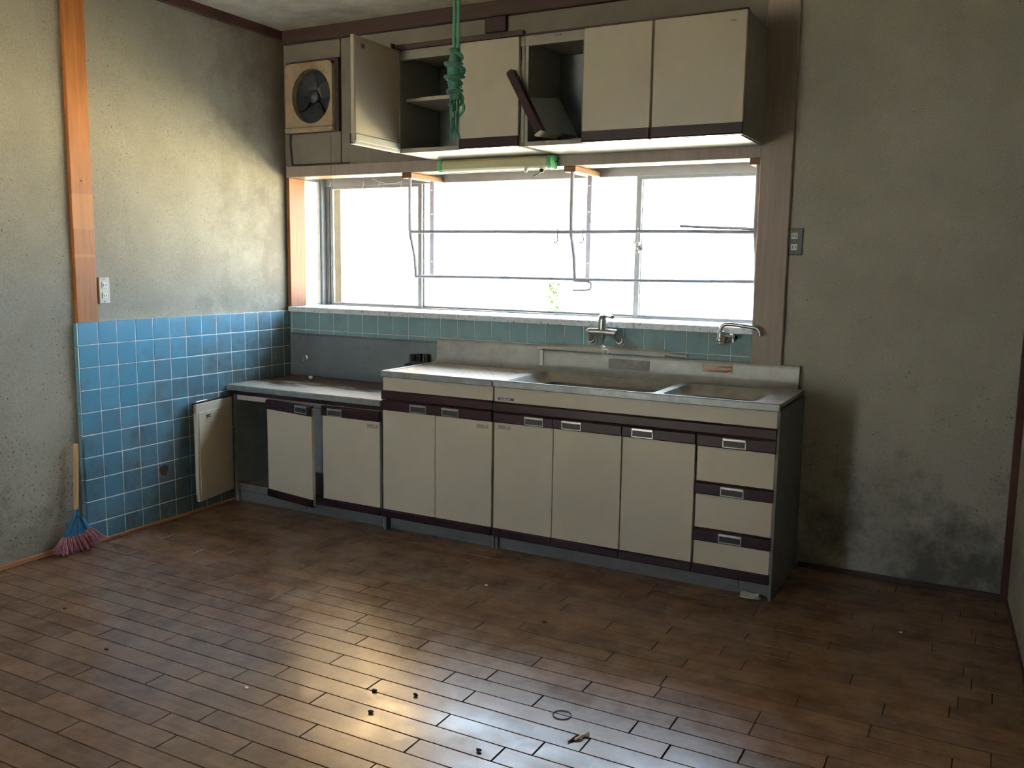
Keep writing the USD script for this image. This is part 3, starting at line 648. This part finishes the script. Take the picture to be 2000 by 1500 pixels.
part('red_print', cat_([slab_y(Polygon([(2.405, .822), (2.44, .818), (2.50, .818), (2.525, .824), (2.525, .829), (2.47, .826), (2.43, .826)]), -.0315, -.0303)]
    + [tube(smooth_path([(2.452+.012*k, -.0308, .832+.003*k), (2.475+.012*k, -.0308, .846-.002*k), (2.50+.006*k, -.0308, .838+.004*k), (2.522, -.0308, .847-.004*k)], 5), .0009, 5) for k in range(4)]
    + [tube(smooth_path([(2.508, -.0308, .829), (2.522, -.0308, .833), (2.524, -.0308, .850)], 4), .0013, 5)]), M_red, st_)
single('sealant_strip', bx(1.592, 1.613, -.0345, -.0315, .790, .866, .001), M_white, 'white sealant smeared over the joint between the two steel splashbacks', 'sealant')
part('dull_patch', bx(1.95, 2.15, -.0312, -.029, .790, .846, .0004), M_steel_dull, sc, 'dull grey rubbed patch')
trimm = [(1.58+.74*t, -.018, .868+.010*math.sin(min(1, t*3)*1.3)+(.006 if t < .9 else .002)) for t in np.linspace(0, 1, 14)]
tv, tf = [], []
for i, (x, y, z) in enumerate(trimm):
    hgt = .016*min(1, (1-i/13)*4+.15)
    tv += [(x, y-.014, z-.004), (x, y-.014, z+hgt*.4), (x, y+.012, z+hgt), (x, y+.014, z-.004)]
    if i:
        for k in range(4):
            a, b = (i-1)*4+k, (i-1)*4+(k+1) % 4; tf += [(a, b, b+4), (a, b+4, a+4)]
tf += [(0, 2, 1), (0, 3, 2), (len(tv)-4, len(tv)-3, len(tv)-2), (len(tv)-4, len(tv)-2, len(tv)-1)]
single('edging_strip', mk(tv, tf), M_pale, 'loose pale edging strip lying along the top of the sink splashback', 'trim strip')

# ---- wall cabinets
UB, UT, UF = 1.777, 2.235, -.37
def upper(name, label, x0, x1, stiles, extra=None):
    u = thing(name, label, 'wall cabinet', ((x0+x1)/2, -.18, UB))
    f = UF+.018
    part('side_panel', bx(x0, x0+.016, f, -.004, UB, UT, .001), M_upper_in, u)
    part('side_panel', bx(x1-.016, x1, f, -.004, UB, UT, .001), M_upper_in, u)
    part('top_board', bx(x0+.016, x1-.016, f, -.004, UT-.016, UT, .001), M_upper_in, u)
    part('bottom_board', bx(x0+.001, x1-.001, f-.002, -.004, UB, UB+.02, .001), M_bottom_board, u, 'pale underside')
    part('back_panel', bx(x0+.016, x1-.016, -.016, -.004, UB+.02, UT-.016, 0), M_inside, u)
    part('face_top', bx(x0, x1, f-.004, f+.014, UT-.042, UT, .001), M_upper_in, u)
    for s in stiles: part('stile', bx(s-.015, s+.015, f-.004, f+.014, UB+.02, UT-.04, .001), M_upper_in, u)
    return u
def udoor(parent, x0, x1, T=None, label=None, inside=False):
    T = T or (lambda m: m); y = UF
    d = part('door', T(bx(x0, x1, y, y+.018, UB+.006, UT-.002, .0015)), M_cream, parent, label)
    if inside: part('inner_face', T(bx(x0+.012, x1-.006, y+.018, y+.021, UB+.05, UT-.014, .002)), M_cream_in, d, 'pale inner face')
    part('bottom_strip', T(prism_x([(y+.012, UB+.001), (y-.004, UB+.001), (y-.007, UB+.006), (y-.007, 1.822), (y+.012, 1.822)], x0, x1)), M_rail, d)
    if inside: part('inner_strip', T(cat_([bx(x0, x1, y+.018, y+.026, UB+.012, 1.822, .003), bx(x0+.0, x1, y+.008, y+.022, UB, UB+.012, .002)])), M_pale, d, 'pale inner edge strip')
    return d
u1 = upper('wall_cabinet', 'left wall cabinet with one door swung open showing a shelf', .992, 1.657, (1.335,))
part('shelf', bx(1.01, 1.325, -.31, -.02, 2.014, 2.028, .001), M_pale, u1, 'pale shelf board')
part('hinge_plate', bx(.985, .993, -.40, -.372, 2.19, 2.262, .002), M_moulding, u1)
part('top_strip', bx(.985, 1.657, -.375, -.348, UT, 2.258, .002), M_moulding, u1, 'dark strip along the top')
udoor(u1, .995, 1.34, T=lambda m: rot(m, [0, 0, 1], -88.5, (.997, -.365, 0)), inside=True, label='cream door swung open towards the room')
dh = (u1[0]+'/door', u1[1])
part('hinge', rot(cat_([bx(1.265, 1.29, -.352, -.345, 2.185, 2.205, .002), tube([(1.272, -.345, 2.195), (1.284, -.338, 2.188)], .004, 6)]), [0, 0, 1], -88.5, (.997, -.365, 0)), M_handle, dh)
udoor(u1, 1.343, 1.637)
u2 = upper('wall_cabinet', 'right wall cabinet with two closed doors and one missing door', 1.659, 2.609, (1.945, 2.237))
udoor(u2, 1.94, 2.232)
udoor(u2, 2.243, 2.606)
part('stain', bx(2.545, 2.566, -.3712, -.3695, 2.196, 2.201, 0), M_ink, u2, 'rubbed dark mark')
part('top_strip', bx(1.657, 2.609, -.362, -.348, UT, 2.243, .002), M_moulding, u2, 'dark strip along the top')
part('catch', bx(1.80, 1.83, -.37, -.352, 2.222, 2.227, .001), M_handle, u2)
single('shelf_board', bx(1.06, 1.32, -.27, -.06, 2.0285, 2.040, .002), M_pale, 'thin pale board lying on the shelf of the open wall cabinet', 'board')

# ---- the door that has dropped off, wedged slantwise in the open compartment
dirv = np.array([.1505, 0, -.2665]); dirv /= np.linalg.norm(dirv)
ld = thing('loose_door', 'detached cupboard door wedged slantwise in the open compartment', 'door', (1.75, -.2, 1.8))
def LD(m):                                           # local: x along the strip, y depth, z normal
    ex = dirv; ey = np.array([0.06, 1, 0.05]); ey -= ex*(ey @ ex); ey /= np.linalg.norm(ey); ez = np.cross(ex, ey)
    mm = m.copy(); v = m.vertices; mm.vertices = np.array([1.612, -.394, 2.090])+v[:, :1]*ex+v[:, 1:2]*ey+v[:, 2:]*ez; return mm
part('panel', LD(bx(.0, .285, .02, .35, -.020, -.002, .0015)), simple('door_back_grey', (.56, .60, .56), .5, var=.08), ld, 'grey back of the door')
part('bottom_strip', LD(man(Manifold.hull_points(np.array([(x, y, z) for x, d in ((-.004, .006), (0.004, 0), (.296, 0), (.300, .004)) for y, z in ((-.004, -.024+d), (-.004, .010-d), (.03, -.024+d), (.03, .010-d))])))), M_rail, ld)
part('end_cap', LD(bx(.296, .306, -.010, .17, -.030, .010, .003)), M_pale, ld, 'pale end of the strip')

# ================================================================== FITTINGS
# ---- ventilation fan
vf = thing('ventilation_fan', 'greasy square ventilation fan high on the wall in the corner', 'fan', (.195, -.02, 2.145))
cx, cz = .212, 2.143
outer = Polygon([(p[0], p[1]) for p in rr(.030, .352, 1.968, 2.318, .03, 0)])
hole = Polygon([(cx-.004+.131*math.cos(a), cz+.141*math.sin(a)) for a in np.linspace(0, 2*math.pi, 48, endpoint=False)])
corner = Polygon([(cx+.06, cz-.15), (cx+.15, cz-.02), (cx+.15, cz-.15)])
part('face_plate', slab_y(outer.difference(hole.difference(corner)), -.045, -.005), M_fan_frame, vf, 'yellowed square face plate')
part('bottom_lip', bx(.03, .355, -.062, -.02, 1.958, 1.985, .008), M_fan_frame, vf)
part('wall_frame', slab_y(sbox(.020, 1.956, .376, 2.334).difference(sbox(.034, 1.97, .350, 2.316)), -.022, -.0025), M_moulding, vf, 'dark wooden surround')
part('shroud', slab_y(hole.buffer(.004), -.010, -.004), M_fan_dark, vf)
hb = part('hub', lathe([(.0, 0), (.034, 0), (.036, .006), (.034, .018), (.022, .027), (0, .03)], 24, (cx, -.016, cz), '-y'), M_fan_hub, vf, smooth=40)
for k in range(4):
    a0 = math.radians(20+90*k); bl = []
    for i, t in enumerate(np.linspace(0, 1, 7)):
        r = .03+.095*t; wdt = .030+.034*math.sin(min(1, t*1.15)*math.pi*.62)
        for s in (-1, 1):
            a = a0+s*wdt/max(r, .05)*.62; bl.append((cx+r*math.cos(a), -.022-s*.008, cz+r*math.sin(a)*1.03))
    f = []
    for i in range(6):
        q = 2*i; f += [(q, q+1, q+3), (q, q+3, q+2)]
    v = np.array(bl); n = len(v); v2 = v+np.array([0, .0025, 0]); f2 = [(c+n, b+n, a+n) for a, b, c in f]
    rim = []
    loop = list(range(0, n, 2))+list(range(n-1, 0, -2))
    for i in range(len(loop)):
        a, b = loop[i], loop[(i+1) % len(loop)]; rim += [(a, a+n, b+n), (a, b+n, b)]
    part('blade', mk(np.vstack([v, v2]), f+f2+rim), M_fan_dark, vf)
part('power_cord', tube(smooth_path([(.030, -.012, 1.965), (.026, -.010, 1.90), (.034, -.010, 1.83), (.044, -.014, 1.796), (.075, -.020, 1.790), (.25, -.020, 1.789), (.44, -.020, 1.7895)], 6), .0045, 8), M_black, vf, 'black power cord')
part('pull_cord', tube([(.335, -.040, 1.962), (.336, -.040, 1.5), (.336, -.038, 1.05)], .0011, 6), M_fan_hub, vf, 'thin pull cord')

# ---- fluorescent lamp above the window (switched off)
lf_ = thing('fluorescent_lamp', 'cream fluorescent lamp with green end caps under the wall cabinets', 'lamp', (1.35, -.05, 1.715))
prof = [(-.018, 1.773), (-.072, 1.771), (-.086, 1.760), (-.090, 1.742), (-.086, 1.726), (-.072, 1.716), (-.04, 1.713), (-.018, 1.716)]
part('diffuser', prism_x(prof, 1.062, 1.640), M_lamp_cover, lf_, 'yellowed cream diffuser', smooth=35)
part('base_plate', bx(1.05, 1.652, -.018, -.0165, 1.712, 1.774, .0005), M_white, lf_)
capp = [(y-.003 if y < -.03 else y, z+(.002 if z > 1.74 else -.002)) for y, z in prof]
part('end_cap', prism_x(capp, 1.043, 1.064), M_green, lf_, 'green end cap')
part('end_cap', prism_x(capp, 1.638, 1.660), M_green, lf_, 'green end cap')
part('pull_switch', cat_([lathe([(0, 0), (.011, 0), (.012, .008), (.008, .016), (0, .018)], 16, (1.60, -.062, 1.697)), tube([(1.6, -.062, 1.70), (1.585, -.065, 1.69), (1.567, -.066, 1.683)], .0025, 6), sphere((1.565, -.066, 1.682), .005, 1)]), M_black, lf_, 'black pull switch')
part('knob', sphere((1.525, -.075, 1.708), .010, 2, (1, 1, 1.1)), M_white, lf_, 'clear round knob')
part('wire', tube(smooth_path([(1.605, -.06, 1.71), (1.635, -.06, 1.722), (1.662, -.04, 1.745), (1.668, -.02, 1.762)], 5), .0016, 6), M_black, lf_)

# ---- hanging rack in front of the window
hr = thing('hanging_rack', 'grey metal dish rack frame hanging in front of the window', 'rack', (1.7, .12, 1.7))
for i, xx in enumerate((.805, 1.722, 2.583)):
    part('batten', bx(xx-.031, xx+.028, -.012, .285, 1.700, 1.7265, .002), M_lintel_wood, hr, 'orange wooden batten under the lintel')
    yf = .016
    part('hanger', tube(smooth_path([(xx, yf, 1.70), (xx, yf, 1.58), (xx, yf+.002, 1.44), (xx, yf+.018, 1.38), (xx, yf+.045, 1.30), (xx, yf+.058, 1.195)], 6), .0092, 10), M_rack, hr, 'bent front rod')
    bar = slab_y(sbox(xx-.0105, 1.205, xx+.0105, 1.70).difference(Point(xx, 1.655).buffer(.0028)).difference(Point(xx, 1.53).buffer(.0028)).difference(Point(xx, 1.28).buffer(.0028)), .218, .2215)
    m = bar.copy()
    part('back_bar', rot(m, [0, 0, 1], 35, (xx, .22, 0)), M_rack, hr, 'flat back bar with screw holes')
    part('cross_rod', tube([(xx, yf+.058, 1.200), (xx, .22, 1.207)], .0035, 8), M_rack, hr)
    part('cross_rod', tube([(xx, yf+.002, 1.43), (xx, .22, 1.437)], .0032, 8), M_rack, hr)
part('rail', tube(smooth_path([(.80, .02, 1.430), (1.3, .019, 1.428), (1.72, .02, 1.425), (2.15, .020, 1.427), (2.595, .02, 1.422)], 6), .0082, 10), M_rack, hr)
part('rail', tube(smooth_path([(.80, .075, 1.199), (1.3, .075, 1.203), (1.72, .075, 1.203), (2.2, .076, 1.206), (2.595, .075, 1.212)], 6), .0072, 10), M_rack, hr)
for lab, xx in (('left of the three small hooks on the rack rail', 1.652), ('middle of the three small hooks on the rack rail', 1.785), ('right of the three small hooks on the rack rail', 2.052)):
    single('hook', tube(smooth_path([(xx, .028, 1.431), (xx, .020, 1.440), (xx, .011, 1.430), (xx+.002, .012, 1.405), (xx+.004, .010, 1.385), (xx-.002, .0, 1.374), (xx-.010, -.004, 1.382)], 5), .0028, 7), M_rack, lab, 'hook', group='hooks on the rack rail', smooth=40)
single('bent_holder', cat_([tube(smooth_path([(1.725, .062, 1.196), (1.78, .068, 1.194), (1.806, .07, 1.188), (1.808, .07, 1.166), (1.798, .07, 1.156), (1.76, .07, 1.153), (1.716, .07, 1.151)], 6), .0044, 8), bx(1.732, 1.77, .062, .078, 1.190, 1.197, .002)]), M_rack, 'bent wire holder hanging from the lower rack rail', 'holder', smooth=40)
for i, (a, b, lab) in enumerate((((2.245, .035, 1.4515), (2.59, .035, 1.4375), 'thin rod tilted up on the upper rack rail at the right'), ((2.255, .012, 1.4475), (2.588, .012, 1.4325), 'second thin rod lying under the tilted one on the upper rack rail'))):
    single('thin_rod', tube([a, b], .0038, 8), M_rack, lab, 'rod', group='thin rods on the rack rail')

# ---- outlets
def outlet(name, label, T, w, h, zc, cols):
    o = thing(name, label, 'power outlet', tuple(T(mk([(0, 0, zc)]*3, [(0, 1, 2)])).vertices[0]))
    part('plate', T(bx(-w/2, w/2, -.008, 0, zc-h/2, zc+h/2, .0025)), cols[0], o)
    for dz in (.023, -.023):
        s_ = part('socket', T(bx(-.013, .013, -.0105, -.0075, zc+dz-.013, zc+dz+.013, .001)), cols[1], o)
        part('slot', T(cat_([bx(-.007, -.0045, -.0112, -.010, zc+dz-.006, zc+dz+.006, 0), bx(.0045, .007, -.0112, -.010, zc+dz-.006, zc+dz+.006, 0)])), M_black, s_)
    for sg in (1, -1): part('screw', T(sphere((0, -.008, zc+sg*h*.43), .003, 1)), M_handle, o)
def TL(m):
    m = rot(m, [0, 0, 1], 90, [0, 0, 0]); m.apply_translation((-.028, -1.202, 0)); return L(m)
def TB(m):
    m = m.copy(); m.apply_translation((2.752, 0, 0)); return m
outlet('power_outlet', 'ivory double power outlet on the left wall above the tiles', TL, .056, .118, 1.13, (M_ivory, M_white))
outlet('power_outlet', 'grey double power outlet right of the window post', TB, .066, .110, 1.382, (M_carcass, M_white))

# ---- taps
t1 = thing('mixer_tap', 'chrome single lever wall mixer tap above the large sink', 'tap', (1.92, -.05, .93))
part('body', cat_([tube(smooth_path([(1.862, -.062, .968), (1.868, -.062, .970), (1.93, -.062, .970), (1.985, -.062, .968), (1.995, -.062, .966)], 4), [.010]+[.0165]*14+[.0165, .010], 14)]), M_chrome, t1, smooth=50)
for xx in (1.856, 1.998):
    part('union', cat_([tube([(xx, -.001, .925), (xx, -.03, .930)], .016, 14), tube([(xx, -.028, .93), (xx+(.012 if xx < 1.9 else -.010), -.058, .962)], .012, 12), lathe([(0, 0), (.026, 0), (.024, .006), (.012, .010), (0, .010)], 18, (xx, -.0005, .925), '-y')]), M_chrome, t1, smooth=50)
part('lever', cat_([lathe([(0, .0), (.021, 0), (.0225, .02), (.0235, .045), (.020, .060), (.010, .068), (0, .069)], 20, (1.928, -.062, .980)), tube(smooth_path([(1.925, -.065, 1.040), (1.945, -.085, 1.047), (1.975, -.115, 1.048), (2.012, -.15, 1.045)], 5), [.014]*4+[.012]*4+[.009]*7+[.007], 10)]), M_chrome, t1, smooth=50)
part('spout', cat_([tube([(1.932, -.064, .962), (1.933, -.07, .940)], .012, 12), tube(smooth_path([(1.933, -.07, .945), (1.940, -.085, .925), (1.962, -.14, .914), (1.99, -.20, .912)], 5), .0065, 10)]), M_chrome, t1, smooth=50)
part('spray_tip', cat_([tube([(1.985, -.195, .914), (1.998, -.205, .905)], .010, 12), lathe([(0, 0), (.014, 0), (.0155, .014), (.011, .024), (0, .026)], 16, (2.003, -.208, .882))]), M_pale, t1, 'pale plastic spray tip', smooth=50)
t2 = thing('swivel_tap', 'chrome tap with a swung aside spout above the small sink', 'tap', (2.49, -.04, .96))
part('valve', cat_([lathe([(0, 0), (.019, 0), (.021, .006), (.019, .016), (.016, .020), (.018, .03), (.015, .044), (0, .046)], 18, (2.474, -.052, .955)), tube([(2.474, -.05, .972), (2.512, -.02, .972)], .012, 12), tube([(2.512, -.001, .972), (2.512, -.022, .972)], .016, 14)]), M_chrome, t2, smooth=50)
part('handle', cat_([lathe([(0, 0), (.017, 0), (.019, .004), (.017, .010), (0, .012)], 10, (2.474, -.052, .943)), tube([(2.50, -.04, .958), (2.528, -.055, .982), (2.530, -.055, .955)], .0065, 8)]), M_chrome, t2, smooth=50)
part('spout', tube(smooth_path([(2.472, -.052, .995), (2.474, -.052, 1.014), (2.490, -.052, 1.028), (2.53, -.052, 1.029), (2.60, -.052, 1.022), (2.628, -.052, 1.016), (2.640, -.052, 1.000), (2.642, -.052, .986)], 6), .0085, 12), M_chrome, t2, smooth=50)

# ---- gas valve and pipe on the splash sheet
gv = thing('gas_valve', 'black twin gas cock on the grey splash sheet', 'gas valve', (.89, -.03, .77))
part('body', cat_([bx(.835, .955, -.028, -.009, .745, .764, .004), tube([(.80, -.02, .735), (.845, -.022, .752)], .009, 10)]), M_black, gv)
for xx in (.857, .897, .938): part('cock', cat_([bx(xx-.015, xx+.015, -.046, -.02, .762, .800+.004*(xx > .88), .004), bx(xx-.004, xx+.004, -.056, -.04, .766, .796, .002)]), M_black, gv)
ps = single('pipe_stub', cat_([lathe([(0, 0), (.016, 0), (.016, .006), (.010, .008), (.010, .02), (0, .021)], 16, (.112, -.008, .735), '-y'), tube([(.112, -.02, .735), (.108, -.022, .715)], .006, 8)]), M_handle, 'small metal pipe stub on the splash sheet near the corner', 'pipe', smooth=50)
cr = jit(sphere((.227, -.105, .638), .012, 2, (1.3, .9, .75)), .003, 60, 4)
single('crumb', cr, M_white, 'white crumb lying at the back of the stained low worktop', 'crumb', smooth=True)

# ---- green rope hanging from the ceiling
rp = thing('rope', 'green rope hanging from the ceiling, its end bundled in a knot', 'rope', (2.19, -1.76, 1.62))
RX, RY = 2.19, -1.757
RV = RIGHT                                            # the loops lie across this direction
def rpt(px, py, d=0.):                                # around the rope line: sideways, height, depth, in metres
    return np.array([RX, RY, 0])+np.array([RV[0], RV[1], 0])*px+np.array([-RV[1], RV[0], 0])*d+np.array([0, 0, py])
part('strand', tube(smooth_path([rpt(-.005, 2.5), rpt(-.005, 2.1), rpt(-.006, 1.85), rpt(-.003, 1.80, .004)], 4), .0046, 9), M_rope, rp)
part('strand', tube(smooth_path([rpt(.005, 2.5, .003), rpt(.005, 2.1, .003), rpt(.005, 1.85, .002), rpt(.006, 1.80)], 4), .0046, 9), M_rope, rp)
wr_ = []
for t in np.linspace(0, 1, 90):
    a = t*2*math.pi*7.5; z = 1.838-.13*t; rad = .008+.011*math.sin(math.pi*min(1, t*1.1))
    wr_.append(rpt(-.004+rad*1.25*math.cos(a)+.003*math.sin(a*.37), z+.010*math.sin(a*.5), rad*math.sin(a)))
part('knot', tube(wr_, .0062, 8), M_rope, rp, smooth=50)
part('knot_core', jit(tube([rpt(-.002, 1.845), rpt(-.006, 1.80), rpt(-.006, 1.76), rpt(-.001, 1.71)], [.008, .017, .018, .012], 12), .004, 60, 2), M_rope, rp, smooth=50)
for (a, b, c) in (((-.013, 1.73), (-.014, 1.69), (-.009, 1.655)), ((.004, 1.74), (.018, 1.715), (.006, 1.695)), ((.006, 1.73), (.021, 1.69), (.004, 1.668)), ((-.006, 1.73), (-.003, 1.68), (-.006, 1.625)), ((.0, 1.73), (.004, 1.67), (.002, 1.63)), ((-.010, 1.7), (-.012, 1.66), (-.012, 1.628))):
    part('loop', tube(smooth_path([rpt(*a), rpt(*b, .006), rpt(*c, .003), rpt((a[0]+c[0])/2, (a[1]+c[1])/2, -.006)], 6), .0043, 8), M_rope, rp, smooth=50)
fr_ = []
for k in range(14):
    g = np.random.default_rng(k); a0 = rpt(-.004+.01*(k % 3-1), 1.645-.004*(k % 4)); a1 = rpt(-.004+g.uniform(-.014, .018), 1.612+g.uniform(-.008, .012), g.uniform(-.01, .01))
    fr_.append(tube([a0, (a0+a1)/2+g.uniform(-.004, .004, 3), a1], [.003, .0026, .0012], 5))
part('frayed_end', cat_(fr_), M_rope, rp, 'pale frayed end')

# ---- broom
bm = thing('broom', 'small broom with wooden stick, blue head and pink bristles in the corner', 'broom', (.05, -1.44, 0))
part('stick', L(tube([(.006, -1.405, .470), (.012, -1.426, .16)], .0105, 12)), M_broom_stick, bm)
hd = []
for t, w_, th in ((0, .012, .012), (.2, .013, .012), (.35, .022, .013), (.6, .047, .015), (.85, .063, .016), (1., .070, .017)):
    c = np.array([.012+.010*t, -1.424-.010*t, .185-.110*t]); dv = np.array([0, 1, .08 + .02*t])
    ring = [c+dv*(w_*math.cos(a))+np.array([th*math.sin(a), 0, 0]) for a in np.linspace(0, 2*math.pi, 20, endpoint=False)]
    hd.append(np.array(ring))
part('head', L(loft(hd, True, True)), M_broom_blue, bm, smooth=50)
part('head_rib', L(cat_([tube([(.028, -1.424, .165), (.036, -1.432+dy, .085+dy*.09)], .0028, 6) for dy in (-.04, 0, .04)])), M_broom_blue, bm)
bs = []
g = np.random.default_rng(5)
for k in range(340):
    s = g.uniform(-1, 1); e = g.uniform(-1, 1); top = np.array([.022+.012*e, -1.434+.066*s, .083+.007*s])
    end = np.array([.030+.030*e+.012*g.normal(), -1.428+.103*s+.008*g.normal(), max(.002, .006+.018*max(0, s)+.008*abs(g.normal()))])
    mid = (top+end)/2+g.normal(size=3)*.003
    bs.append(tube([top, mid, end], [.0022, .0024, .0014], 4))
part('bristles', L(cat_(bs)), M_broom_pink, bm, 'dusty pink bristles', kind='stuff')

# ---- litter on the floor
ring_ = [(2.509+.026*math.cos(a), -1.678+.026*math.sin(a), .0017) for a in np.linspace(0, 2*math.pi, 33)]
single('rubber_ring', tube(ring_, .0014, 6), M_black, 'thin dark ring lying on the front floor', 'ring')
wp = thing('torn_wrapper', 'torn cream twist of wrapper on the front floor', 'wrapper', (2.605, -1.767, 0))
part('strip', jit(tube(smooth_path([(2.596, -1.785, .002), (2.606, -1.768, .006), (2.612, -1.75, .005), (2.622, -1.742, .007)], 5), [.001]+[.004]*13+[.006, .003], 6), .002, 80, 1), M_cream_bit, wp)
part('dark_end', tube([(2.598, -1.765, .004), (2.586, -1.803, .002)], [.005, .002], 6), M_leaf, wp)
pc = thing('paper_scrap', 'crumpled pale paper scrap on the floor at the foot of the sink cabinet', 'paper', (2.755, -.475, 0))
g = np.random.default_rng(9)
def scrap(x0, x1, y0, y1, z, amp, seed):
    n = 7; X, Y = np.meshgrid(np.linspace(x0, x1, n), np.linspace(y0, y1, n)); p = np.column_stack([X.ravel(), Y.ravel(), np.full(n*n, z)])
    p[:, 2] += amp*meshkit.fbm(p*60, 3, seed); f = [(i*n+j, i*n+j+1, (i+1)*n+j+1) for i in range(n-1) for j in range(n-1)]+[(i*n+j, (i+1)*n+j+1, (i+1)*n+j) for i in range(n-1) for j in range(n-1)]
    q = p.copy(); q[:, 2] -= .0008; N = len(p); return mk(np.vstack([p, q]), f+[(c+N, b+N, a+N) for a, b, c in f])
part('sheet', scrap(2.718, 2.790, -.510, -.470, .001, .014, 2), M_paper, pc)
part('sheet', rot(scrap(2.715, 2.785, -.492, -.466, .008, .012, 6), [1, 0, 0], 12, (2.75, -.48, .008)), M_paper, pc)
part('torn_corner', scrap(2.775, 2.797, -.505, -.482, .003, .012, 3), M_teal, pc, 'teal corner')
spots = [((2.082, -1.791), 'dark leaf crumb on the plank in the middle front'), ((2.029, -1.938), 'dark leaf crumb left of the bright floor patch'), ((.60, -1.885), 'dark crumb on the floor near the left wall'), ((1.029, -2.039), 'dark crumb on the left front floor'),
    ((2.171, -1.112), 'dark crumb on the floor before the sink cabinet'), ((1.96, -1.83), 'tiny dark crumb beside the warm floor reflection'), ((2.40, -1.96), 'dark crumb near the lower edge of the floor')]
for i, ((x, y), lab) in enumerate(spots):
    single('leaf_crumb', jit(sphere((x, y, .004), .008, 1, (1.2, .7, .45)), .003, 90, i), M_leaf, lab, 'crumb', group='dark crumbs scattered on the floor')
for i, ((x, y), lab) in enumerate((((1.805, -.893), 'white fleck on the dark floor before the middle cabinet'), ((1.618, -2.007), 'white fleck on the left front floor'), ((3.30, -.55), 'pale fleck on the dark floor at the right'))):
    single('pale_fleck', jit(sphere((x, y, .003), .006, 1, (1.2, .8, .45)), .002, 90, i), M_white, lab, 'fleck', group='pale flecks on the floor')
single('loose_splinter', tube([(2.93, -.50, .003), (3.06, -.52, .003)], [.004, .002], 6), M_moulding, 'thin brown wood splinter on the dark floor right of the sink cabinet', 'splinter')
